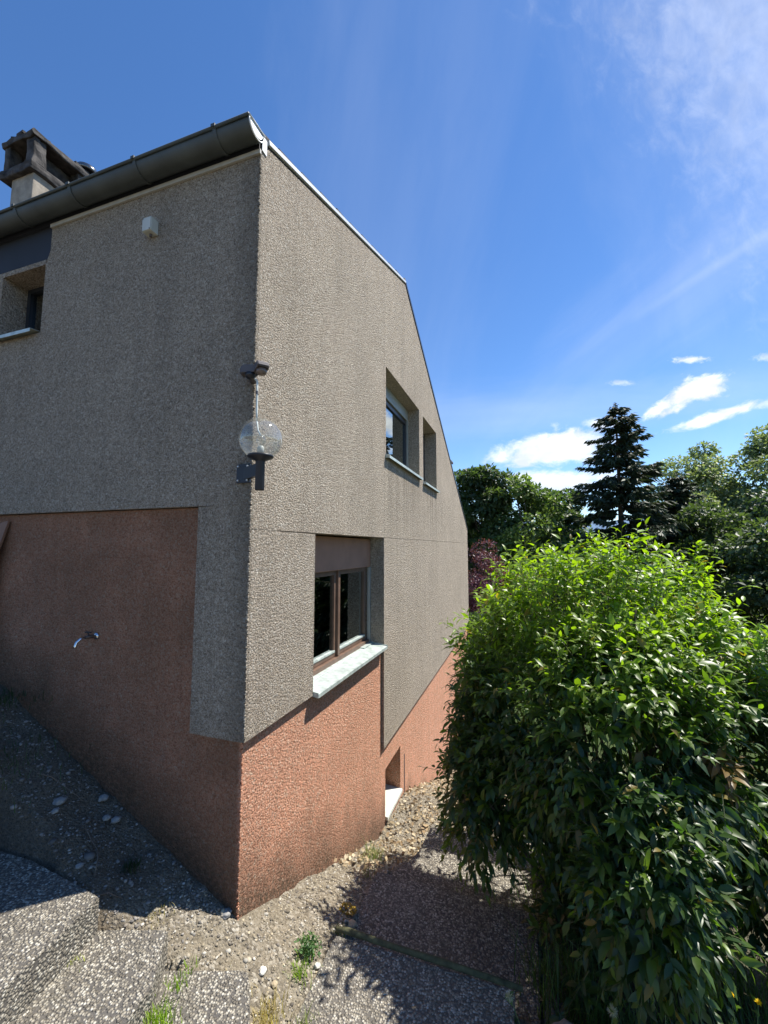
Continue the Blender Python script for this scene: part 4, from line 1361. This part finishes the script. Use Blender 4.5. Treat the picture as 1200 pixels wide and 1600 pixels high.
def spruce(label, loc, top, rmax, low, seed, group=None, ntwig=26, dens=1.0, dark=1.0):
    r = np.random.default_rng(seed)
    zg = gz(*loc) - 0.1
    root = empty('spruce_tree', (loc[0], loc[1], zg), label, 'tree', group)
    H = top - zg
    Ps = []; As = []; Ss = []; Cs = []
    bp0 = []; bp1 = []; br0 = []
    z = H - 0.25
    lowz = low - zg
    while z > lowz:
        f = (H - z) / (H - lowz)
        R = rmax * (0.08 + 0.92 * f ** 0.85) * r.uniform(0.7, 1.15)
        nb_ = int(r.integers(6, 10))
        for k in range(nb_):
            a = r.uniform(0, 6.283)
            L = R * r.uniform(0.45, 1.3)
            out = np.array([math.cos(a), math.sin(a), 0])
            side = np.array([-math.sin(a), math.cos(a), 0])
            m = 7
            t = np.linspace(0, 1, m)
            dz = 0.10 * L * (1 - f) * t - 0.34 * L * t + 0.30 * L * t ** 2.2 * (0.9 - 0.2 * f)
            pb = np.array([0, 0, z]) + out * (L * t)[:, None] + np.array([0, 0, 1]) * dz[:, None]
            for q in range(m - 1):
                bp0.append(pb[q]); bp1.append(pb[q + 1]); br0.append(0.028 * (1 - t[q]) + 0.006)
            n = int(ntwig * 1.5 * dens * (0.6 + L))
            tq = r.uniform(0.12, 1.0, n) ** 0.8
            pc = np.stack([np.interp(tq, t, pb[:, i]) for i in range(3)], 1)
            sd = r.choice([-1, 1], n)
            droop = -0.55 - 0.9 * f * r.random(n)
            ax = out * 0.55 + side * (sd * r.uniform(0.2, 0.9, n))[:, None] * (1.05 - 0.55 * tq)[:, None] + np.array([0, 0, 1]) * (droop * r.uniform(0.2, 1.0, n))[:, None]
            ln = r.uniform(0.25, 0.55, n) * (0.6 + 0.5 * f)
            Ps.append(pc + r.normal(size=(n, 3)) * 0.03); As.append(ax); Ss.append(ln)
            Cs.append(np.array([0.042, 0.062, 0.030]) * dark * r.uniform(0.6, 1.5, (n, 1)))
        z -= r.uniform(0.13, 0.24) * (1 + 0.3 * f)
    # leader
    n = 60
    Ps.append(np.stack([r.normal(size=n) * 0.04, r.normal(size=n) * 0.04, H - 0.6 * r.random(n)], 1)); As.append(norm(r.normal(size=(n, 3)) + np.array([0, 0, 1.0]))); Ss.append(r.uniform(0.1, 0.2, n)); Cs.append(np.tile((0.03, 0.045, 0.025), (n, 1)))
    P = np.concatenate(Ps); A = norm(np.concatenate(As)); S = np.concatenate(Ss); C = np.concatenate(Cs)
    N = norm(np.array([0, 0, 1.0]) + r.normal(size=P.shape) * 0.7)
    leaves('crown', P, A, N, S, C, M['needle'], root, V=NEED_V * np.array([1, 1.2, 1], dtype=np.float32))
    V, FF = thin_tubes(np.array(bp0), np.array(bp1), np.array(br0), np.array(br0) * 0.8, 3)
    o = mesh_obj('branches', V, FF, M['bark'], root); o['kind'] = 'stuff'
    tube_obj('trunk', [(0, 0, 0), (0, 0, H * 0.5), (0, 0, H - 0.1)], [0.22, 0.13, 0.02], M['bark'], root, 8)
    return root


def at(f, r_):
    p = np.array([CAM[0], CAM[1]]) + np.array([-0.3203, 0.9473]) * f + np.array([0.9473, 0.3203]) * r_
    return (round(float(p[0]), 2), round(float(p[1]), 2))

GT = 'broadleaf trees beyond the garden'
DK = ((0.040, 0.066, 0.026), (0.11, 0.155, 0.055))
MD = ((0.08, 0.13, 0.038), (0.19, 0.25, 0.075))
GR = ((0.12, 0.155, 0.075), (0.27, 0.31, 0.17))
broadleaf('dark round-crowned broadleaf tree right behind the sunny corner of the house', (-0.86, 22.4), 8.0, 2.3, -0.5, DK, 15000, 0.26, 11, GT)
broadleaf('lighter green broadleaf tree to the right of the dark round one', (1.63, 21.1), 6.7, 2.2, -1.0, MD, 13000, 0.24, 12, GT)
broadleaf('slender dark broadleaf tree just left of the tall spruce', (3.75, 28.6), 7.6, 2.0, -1.0, DK, 9000, 0.28, 13, GT, airy=0.8, clumps=34)
broadleaf('low dark broadleaf tree filling the gap before the spruce', (3.4, 20.0), 3.2, 2.2, -2.0, DK, 11000, 0.24, 14, GT)
broadleaf('broadleaf tree half hidden by the steep roof edge', (-3.4, 24.5), 6.0, 2.4, -1.5, DK, 9000, 0.28, 15, GT)
broadleaf('tall feathery pale green tree right of the spruce', (11.8, 28.0), 8.9, 3.6, 0.2, GR, 22000, 0.22, 16, GT, airy=0.7, clumps=60)
broadleaf('tallest feathery pale green tree at the right edge', (15.4, 27.0), 9.7, 3.6, 0.0, GR, 22000, 0.22, 17, GT, airy=0.5, clumps=60)
broadleaf('dark dense broadleaf tree in front at the right edge', (11.0, 16.4), 4.6, 2.5, -3.2, DK, 17000, 0.20, 18, GT)
broadleaf('dark broadleaf tree between the spruce and the right edge', (9.8, 20.6), 4.6, 2.4, -3.0, DK, 14000, 0.22, 19, GT)
broadleaf('broadleaf tree beyond the right edge of the view', (15.5, 18.0), 6.5, 3.0, -2.5, DK, 9000, 0.26, 20, GT)
broadleaf('purple-leaved small tree close behind the far house corner', (0.38, 13.3), 2.5, 1.25, -2.2, ((0.06, 0.018, 0.034), (0.19, 0.065, 0.10)), 15000, 0.085, 21, None, name='purple_tree', trunk_r=0.06, clumps=60)
spruce('tall dark spruce standing against the sky behind the shrub', (6.0, 20.4), 9.2, 4.1, -2.6, 31, 'spruces')
spruce('shorter drooping spruce to the right of the tall one', (9.0, 22.4), 5.9, 3.3, -2.6, 32, 'spruces', dark=0.9)
# clipped hedge glimpsed below the purple tree
hd = empty('hedge', (0.4, 9.8, gz(0.4, 9.8)), 'clipped green hedge behind the far corner of the house below the purple tree', 'hedge')
n = 12000
u = rng.random((n, 3))
P = np.stack([u[:, 0] * 1.8 - 0.6, u[:, 1] * 0.8, (u[:, 2] ** 0.5) * 3.05], 1)
leaves('foliage', P, rand_dir(n, 0.6), rand_dir(n, 0.6), rng.uniform(0.05, 0.09, n), np.array([0.06, 0.10, 0.03]) * rng.uniform(0.6, 1.3, (n, 1)), M['tleaf'], hd)
tube_obj('stem', [(0.2, 0.4, 0), (0.2, 0.4, 2.6)], 0.04, M['bark'], hd, 6)
# far-off wood closing the gaps
n = 42000
a = rng.uniform(-0.75, 1.35, n); rr = rng.uniform(34, 46, n)
px, py = CAM[0] + np.sin(a) * rr, CAM[1] + np.cos(a) * rr
topz = np.array([3.6 + 2.6 * mnoise.noise((aa * 9, 3.3, 0)) + 1.2 * mnoise.noise((aa * 31, 1.3, 0)) for aa in a])
pz = -4.5 + (topz + 4.5) * rng.random(n) ** 0.7
wd = leaves('distant_wood', np.stack([px, py, pz], 1), rand_dir(n), rand_dir(n, 0.8), rng.uniform(0.35, 0.65, n), np.array([0.045, 0.07, 0.028]) * rng.uniform(0.6, 1.5, (n, 1)), M['tleaf'], None)
tag(wd, 'dark green mass of the wood far behind the garden trees', 'wood')

# ------------------------------------------------------------------ loose ground cover
def ok_slab(x, y):
    """points that are not on a slab"""
    k = np.ones(len(x), bool)
    for (x0, x1, y0, y1, t) in STEPS[:3]:
        k &= ~((x > x0) & (x < x1) & (y > y0) & (y < y1))
    # upper slabs roughly
    for pl, _t in POLYS:
        k &= ~inside(pl, x, y)
    return k


ICO = None
def pebble_template():
    bm = bmesh.new(); bmesh.ops.create_icosphere(bm, subdivisions=1, radius=1)
    V = np.array([v.co[:] for v in bm.verts], dtype=np.float32); F = np.array([[v.index for v in f.verts] for f in bm.faces]); bm.free()
    return V, F
PV, PF = pebble_template()


def pebbles(name, X_, Y_, S, colr, mat, zoff=0.2):
    n = len(X_)
    Zb = ground_np(X_, Y_)
    for i in range(n):
        x, y = X_[i], Y_[i]
        Zb[i] += 0.035 * mnoise.noise((x * 3.2, y * 3.2, 1)) + 0.014 * mnoise.noise((x * 11, y * 11, 5)) + 0.008 * mnoise.noise((x * 29, y * 29, 9))
    ang = rng.uniform(0, 6.28, n)
    sc_ = S[:, None] * np.stack([rng.uniform(0.7, 1.4, n), rng.uniform(0.6, 1.1, n), rng.uniform(0.4, 0.75, n)], 1)
    P = PV[None] * sc_[:, None, :] * (1 + rng.uniform(-0.18, 0.18, (n, len(PV), 1)))
    c, s = np.cos(ang)[:, None], np.sin(ang)[:, None]
    Px = P[..., 0] * c - P[..., 1] * s; Py = P[..., 0] * s + P[..., 1] * c
    Q = np.stack([Px + X_[:, None], Py + Y_[:, None], P[..., 2] + (Zb + S * zoff)[:, None]], -1)
    FF = (PF[None] + (np.arange(n) * len(PV))[:, None, None]).reshape(-1, 3)
    return mesh_obj(name, Q.reshape(-1, 3), FF, mat, None, smooth=False, colr=np.repeat(colr, len(PV), 0))


pm, nb = material('gravel_stone')
at_ = nb.n('ShaderNodeVertexColor'); at_.layer_name = 'Col'
finish(nb, Base_Color=at_.outputs[0], Roughness=0.85, Specular_IOR_Level=0.3)
n = 15000
gxp = rng.uniform(-0.35, 0.75, n) ; gyp = rng.uniform(-0.6, 3.4, n) ** 1.0
k = (gxp > 0.012) | (gyp < -0.012)
k &= ok_slab(gxp, gyp)
gxp, gyp = gxp[k], gyp[k]
S = rng.gamma(2.0, 0.0016, len(gxp)) + 0.0020
base_c = np.array([(0.46, 0.40, 0.30), (0.34, 0.29, 0.21), (0.62, 0.58, 0.49), (0.24, 0.21, 0.17), (0.52, 0.44, 0.30)])
colr = base_c[rng.integers(0, 5, len(gxp))] * rng.uniform(0.40, 0.95, (len(gxp), 1))
o = pebbles('gravel', gxp, gyp, S, colr, pm)
tag(o, 'pale gravel strewn between the house corner and the path slabs', 'gravel', kind='stuff')
# darker stones on the shaded bed
n = 5200
gxp = rng.uniform(-2.6, -0.1, n); gyp = rng.uniform(-1.2, -0.02, n)
k = ok_slab(gxp, gyp)
gxp, gyp = gxp[k], gyp[k]
S = rng.gamma(1.6, 0.0024, len(gxp)) + 0.0022
colr = np.array([0.19, 0.175, 0.155]) * rng.uniform(0.5, 1.8, (len(gxp), 1))
o = pebbles('shaded_gravel', gxp, gyp, S, colr, pm)
tag(o, 'scattered small stones on the dark shaded soil below the left wall', 'gravel', kind='stuff')
# dry leaf litter on the slope by the wall
n = 5200
lx = rng.uniform(0.02, 1.5, n) ** 1.0; ly = rng.uniform(1.2, 6.5, n)
k = ok_slab(lx, ly)
lx, ly = lx[k], ly[k]
lz = ground_np(lx, ly) + rng.uniform(0.0, 0.035, len(lx))
colr = np.array([(0.42, 0.33, 0.20), (0.30, 0.22, 0.13), (0.52, 0.44, 0.30)])[rng.integers(0, 3, len(lx))] * rng.uniform(0.7, 1.2, (len(lx), 1))
lt = leaves('leaf_litter', np.stack([lx, ly, lz], 1), rand_dir(len(lx), 0.1) * np.array([1, 1, 0.35]), rand_dir(len(lx), 1.3), rng.uniform(0.025, 0.06, len(lx)), colr, M['litter'], None)
tag(lt, 'dry leaf litter and chippings on the slope along the sunny wall', 'leaf litter')


# grasses
def blades(P, H, lean, colr, mat, name, parent=None, width=0.004, bend=0.5):
    n = len(P)
    a = rng.uniform(0, 6.28, n)
    ld = np.stack([np.cos(a), np.sin(a), np.zeros(n)], 1)
    sd = np.stack([-np.sin(a), np.cos(a), np.zeros(n)], 1)
    ts = [0, 0.4, 0.75, 1.0]
    V = []
    for t in ts:
        c = P + np.array([0, 0, 1.0]) * (H * t * (1 - 0.25 * bend * t))[:, None] + ld * (H * lean * t ** 1.8)[:, None]
        wv = width * (1 - t) ** 0.6
        if t < 1:
            V += [c - sd * wv, c + sd * wv]
        else:
            V += [c]
    V = np.stack(V, 1)
    f = np.array([(0, 1, 3), (0, 3, 2), (2, 3, 5), (2, 5, 4), (4, 5, 6)])
    FF = (f[None] + (np.arange(n) * 7)[:, None, None]).reshape(-1, 3)
    o = mesh_obj(name, V.reshape(-1, 3), FF, mat, parent, colr=np.repeat(colr, 7, 0))
    return o


def tuft(x, y, r, n, h, colr, label, group='grass tufts by the path', width=0.0025, lean=0.6, name='grass_tuft', z=None, sx=1.0, sy=1.0):
    zz = gz(x, y) if z is None else z
    P = rng.normal(size=(n, 3)) * np.array([r * sx, r * sy, 0.0]) * 0.5
    o = blades(P, h * rng.uniform(0.4, 1.15, n), lean * rng.uniform(0.1, 1.2, n), np.array(colr) * rng.uniform(0.7, 1.3, (n, 1)), M['grass'], name, width=width)
    o.location = (x, y, zz - 0.005)
    return tag(o, label, 'grass', group, 'stuff')


GREEN = (0.10, 0.20, 0.035); LIME = (0.22, 0.33, 0.03); STRAW = (0.42, 0.34, 0.17)
tuft(0.37, 0.02, 0.07, 110, 0.06, LIME, 'yellow-green grass tuft just below the leafy weed at the house corner')
tuft(0.36, -0.27, 0.10, 170, 0.09, STRAW, 'dry straw-coloured grass tuft right of the small slab')
tuft(0.52, -0.17, 0.05, 45, 0.10, (0.2, 0.24, 0.07), 'thin green grass tuft between the dry tuft and the timber edging')
tuft(0.095, -0.62, 0.06, 130, 0.07, LIME, 'bright lime grass tuft at the bottom edge between two slabs', z=0.11)
tuft(0.055, -0.48, 0.05, 60, 0.05, LIME, 'small lime grass tuft in the joint between two slabs', z=0.13, sy=1.6)
tuft(-0.44, -0.64, 0.07, 60, 0.03, (0.33, 0.36, 0.08), 'low pale grass line at the foot of the highest slab', z=0.22, sx=1.4, sy=0.5)
tuft(0.12, -0.30, 0.10, 120, 0.035, STRAW, 'flat straw-coloured grass patch behind the small slab')
tuft(-0.30, -0.27, 0.08, 90, 0.03, (0.36, 0.31, 0.15), 'low dry grass at the edge of the house shadow')
tuft(0.42, 0.40, 0.05, 90, 0.05, (0.07, 0.13, 0.03), 'dark green tuft beside the end of the timber edging')
tuft(0.20, 1.62, 0.10, 90, 0.16, (0.17, 0.22, 0.09), 'grey-green weeds standing at the foot of the sunny wall', z=gz(0.2, 1.62))
tuft(0.33, 1.15, 0.04, 14, 0.22, (0.15, 0.18, 0.07), 'single thin upright weed near the wall foot')
tuft(-1.55, -0.55, 0.45, 700, 0.07, (0.035, 0.06, 0.02), 'dark green grass patch in the shaded bed left of the wall', sx=1.3)
tuft(-2.0, -0.25, 0.4, 500, 0.08, (0.035, 0.06, 0.02), 'dark green grass below the left end of the wall')
tuft(-0.55, -0.22, 0.05, 90, 0.05, (0.03, 0.055, 0.02), 'small dark green tuft alone in the shaded soil')

# leafy green weed near the corner
wx, wy = 0.36, 0.16
wz = gz(wx, wy)
weed = empty('leafy_weed', (wx, wy, wz), 'small leafy green weed at the foot of the sunny house corner', 'weed')
n = 330
P = norm(rng.normal(size=(n, 3))) * np.array([0.075, 0.065, 0.055]) * rng.uniform(0.3, 1, (n, 1)) + np.array([0, 0, 0.045])
leaves('leaves', P, rand_dir(n, 0.3), rand_dir(n, 1.4), rng.uniform(0.012, 0.026, n), np.array([0.10, 0.19, 0.07]) * rng.uniform(0.6, 1.3, (n, 1)), M['grass'], weed)
tube_obj('stem', [(0, 0, -0.01), (0.005, 0, 0.06)], 0.003, M['twig'], weed, 5)
wd2 = empty('dry_weed', (0.40, 0.62, gz(0.40, 0.62)), 'small yellow dried weed between wall foot and path', 'weed')
n = 150
P = norm(rng.normal(size=(n, 3))) * np.array([0.05, 0.035, 0.02]) + np.array([0, 0, 0.015])
leaves('leaves', P, rand_dir(n, 0.3), rand_dir(n, 1.4), rng.uniform(0.012, 0.022, n), np.array([0.45, 0.30, 0.05]) * rng.uniform(0.6, 1.2, (n, 1)), M['litter'], wd2)
tube_obj('stem', [(0, 0, -0.01), (0.005, 0, 0.03)], 0.002, M['twig'], wd2, 5)

# individual stones
def stone(x, y, r, mat, label, zoff=0.35, z=None, flat=0.6):
    bm = bmesh.new()
    bmesh.ops.create_icosphere(bm, subdivisions=3, radius=r)
    sd = rng.uniform(0, 50)
    for v in bm.verts:
        q = v.co.normalized()
        v.co *= 1 + 0.28 * mnoise.noise(q * 1.7 + Vector((sd, 0, 0))) + 0.10 * mnoise.noise(q * 5 + Vector((sd, 3, 0)))
        v.co.z *= flat
    o = bm_obj('stone', bm, M[mat], smooth=True)
    o.location = (x, y, (gz(x, y) if z is None else z) + r * zoff)
    o.rotation_euler = (0, 0, random.uniform(0, 6))
    tag(o, label, 'stone', 'loose stones')
    return o

stone(0.43, 0.135, 0.018, 'stone_white', 'round white stone right of the leafy weed')
stone(0.24, -0.105, 0.020, 'stone_white', 'pale angular stone on the gravel below the house corner')
stone(0.315, -0.11, 0.016, 'stone_tan', 'small flat tan stone right of the pale angular one')
stone(0.47, 0.52, 0.030, 'stone_tan', 'reddish tan stone at the edge of the shrub shadow')
stone(0.505, 0.0, 0.018, 'stone_tan', 'small tan stone in the dry weeds before the timber edging')
stone(0.44, 0.30, 0.016, 'stone_white', 'pale stone chip between the weed and the timber edging')
stone(0.33, -0.385, 0.015, 'stone_white', 'white pebble lying beside the dry straw tuft')
stone(-0.055, -0.03, 0.030, 'stone_grey', 'grey stone in shadow touching the wall near the corner')
stone(-0.98, -0.06, 0.028, 'stone_grey', 'rounded stone against the wall in the shaded bed')
stone(-1.08, -0.26, 0.031, 'stone_grey', 'largest grey cobble lying out in the shaded bed', )
stone(-0.82, -0.10, 0.026, 'stone_grey', 'lumpy stone in shadow a step down from the rounded one')
stone(-0.86, -0.13, 0.022, 'stone_grey', 'smaller stone pressed against the lumpy shaded stone')
stone(-1.04, -0.31, 0.020, 'stone_grey', 'small stone right below the largest grey cobble')
stone(-0.70, -0.40, 0.018, 'stone_grey', 'small grey stone in the middle of the shaded bed')
stone(1.70, 0.20, 0.105, 'stone_grey', 'large grey boulder under the shrub at the bottom of the view', z=-0.33, flat=0.75, zoff=0.5)

# twigs on the shaded bed
for i, (x, y, L, a, lab) in enumerate(((-0.75, -0.30, 0.35, 2.6, 'long thin fallen twig across the shaded bed'), (-1.15, -0.20, 0.30, 0.4, 'dry twig lying near the wall stones'),
                                      (-0.50, -0.42, 0.22, 1.0, 'curved twig near the highest slab'), (-1.35, -0.5, 0.3, 2.9, 'dark stick on the grass of the shaded bed'))):
    pts = []
    for k in range(6):
        t = k / 5 - 0.5
        xx = x + math.cos(a) * L * t; yy = y + math.sin(a) * L * t + 0.03 * math.sin(k)
        pts.append((xx, yy, gz(xx, yy) + 0.022 + 0.012 * math.sin(k * 1.7 + i)))
    tag(tube_obj('twig', pts, [0.0035, 0.0035, 0.003, 0.0028, 0.002, 0.0012], M['twig'], n=5), lab, 'twig', 'fallen twigs')

# wild flowers and tall grass under the shrub, bottom right
def flower(x, y, h, label, kind='yellow', lean=(0.02, 0.0), group='wild flowers under the shrub'):
    z = gz(x, y)
    e = empty('wild_flower', (x, y, z), label, 'flower', group)
    top = Vector((lean[0], lean[1], h))
    tube_obj('stem', [(0, 0, -0.02), (lean[0] * 0.3, lean[1] * 0.3, h * 0.5), top], [0.0025, 0.002, 0.0015], simple('flower_stem', (0.12, 0.20, 0.05), 0.6), e, 5)
    if kind == 'yellow':
        n = 26
        a = np.arange(n) * 2.4
        A = np.stack([np.cos(a), np.sin(a), rng.uniform(0.2, 1.0, n)], 1)
        leaves('petals', np.tile(np.array(top), (n, 1)), A, np.tile((0, 0, 1.0), (n, 1)) + rng.normal(size=(n, 3)) * 0.2, rng.uniform(0.013, 0.019, n), np.tile((0.80, 0.60, 0.02), (n, 1)) * rng.uniform(0.85, 1.1, (n, 1)), M['grass'], e)
    else:
        n = 160
        A = rand_dir(n)
        leaves('seed_head', np.tile(np.array(top), (n, 1)), A, rand_dir(n), rng.uniform(0.02, 0.028, n), np.tile((0.5, 0.5, 0.47), (n, 1)), M['grass'], e, V=NEED_V * np.array([1, 0.35, 1], dtype=np.float32))
    n = 14
    t = rng.random(n)
    P = np.outer(t, np.array(top))
    leaves('leaves', P, rand_dir(n, 0.6), rand_dir(n, 1), rng.uniform(0.02, 0.05, n), np.array([0.10, 0.17, 0.045]) * rng.uniform(0.7, 1.3, (n, 1)), M['grass'], e)
    return e

flower(2.075, 0.155, 0.42, 'yellow flower at the bottom of the view, left of the pair by the right edge')
flower(2.395, 0.270, 0.45, 'yellow flower nearest the bottom right corner', lean=(-0.02, 0.01))
flower(2.450, 0.300, 0.44, 'small yellow flower just beside the bottom right one', lean=(0.03, 0))
flower(1.855, 0.085, 0.36, 'pale fluffy seed head next to the boulder', 'seed')
flower(2.235, 0.420, 0.42, 'pale seed head in the shade under the shrub', 'seed')
flower(1.50, 0.18, 0.20, 'pale green weed leaning over the path edge', 'seed', lean=(-0.06, 0.0))
for i, (x, y, r_, n, h, lab) in enumerate(((1.78, 0.55, 0.25, 420, 0.28, 'long grass at the path edge behind the boulder'), (2.15, 0.28, 0.30, 420, 0.24, 'long grass among the yellow flowers'),
                                          (2.65, 0.55, 0.35, 420, 0.26, 'long grass in the bottom right corner'), (1.82, 1.25, 0.32, 480, 0.34, 'tall grass in the dark under the shrub'),
                                          (1.75, 2.0, 0.3, 380, 0.35, 'tall grass beside the farthest path step'), (2.5, 1.1, 0.4, 420, 0.3, 'shaded grass deep under the front branches'))):
    tuft(x, y, r_, n, h, (0.075, 0.13, 0.03), lab, group='long grass under the shrub', width=0.0035, lean=0.7)
print('objects', len(D.objects), 'tris', sum(len(o.data.polygons) for o in D.objects if o.type == 'MESH'))
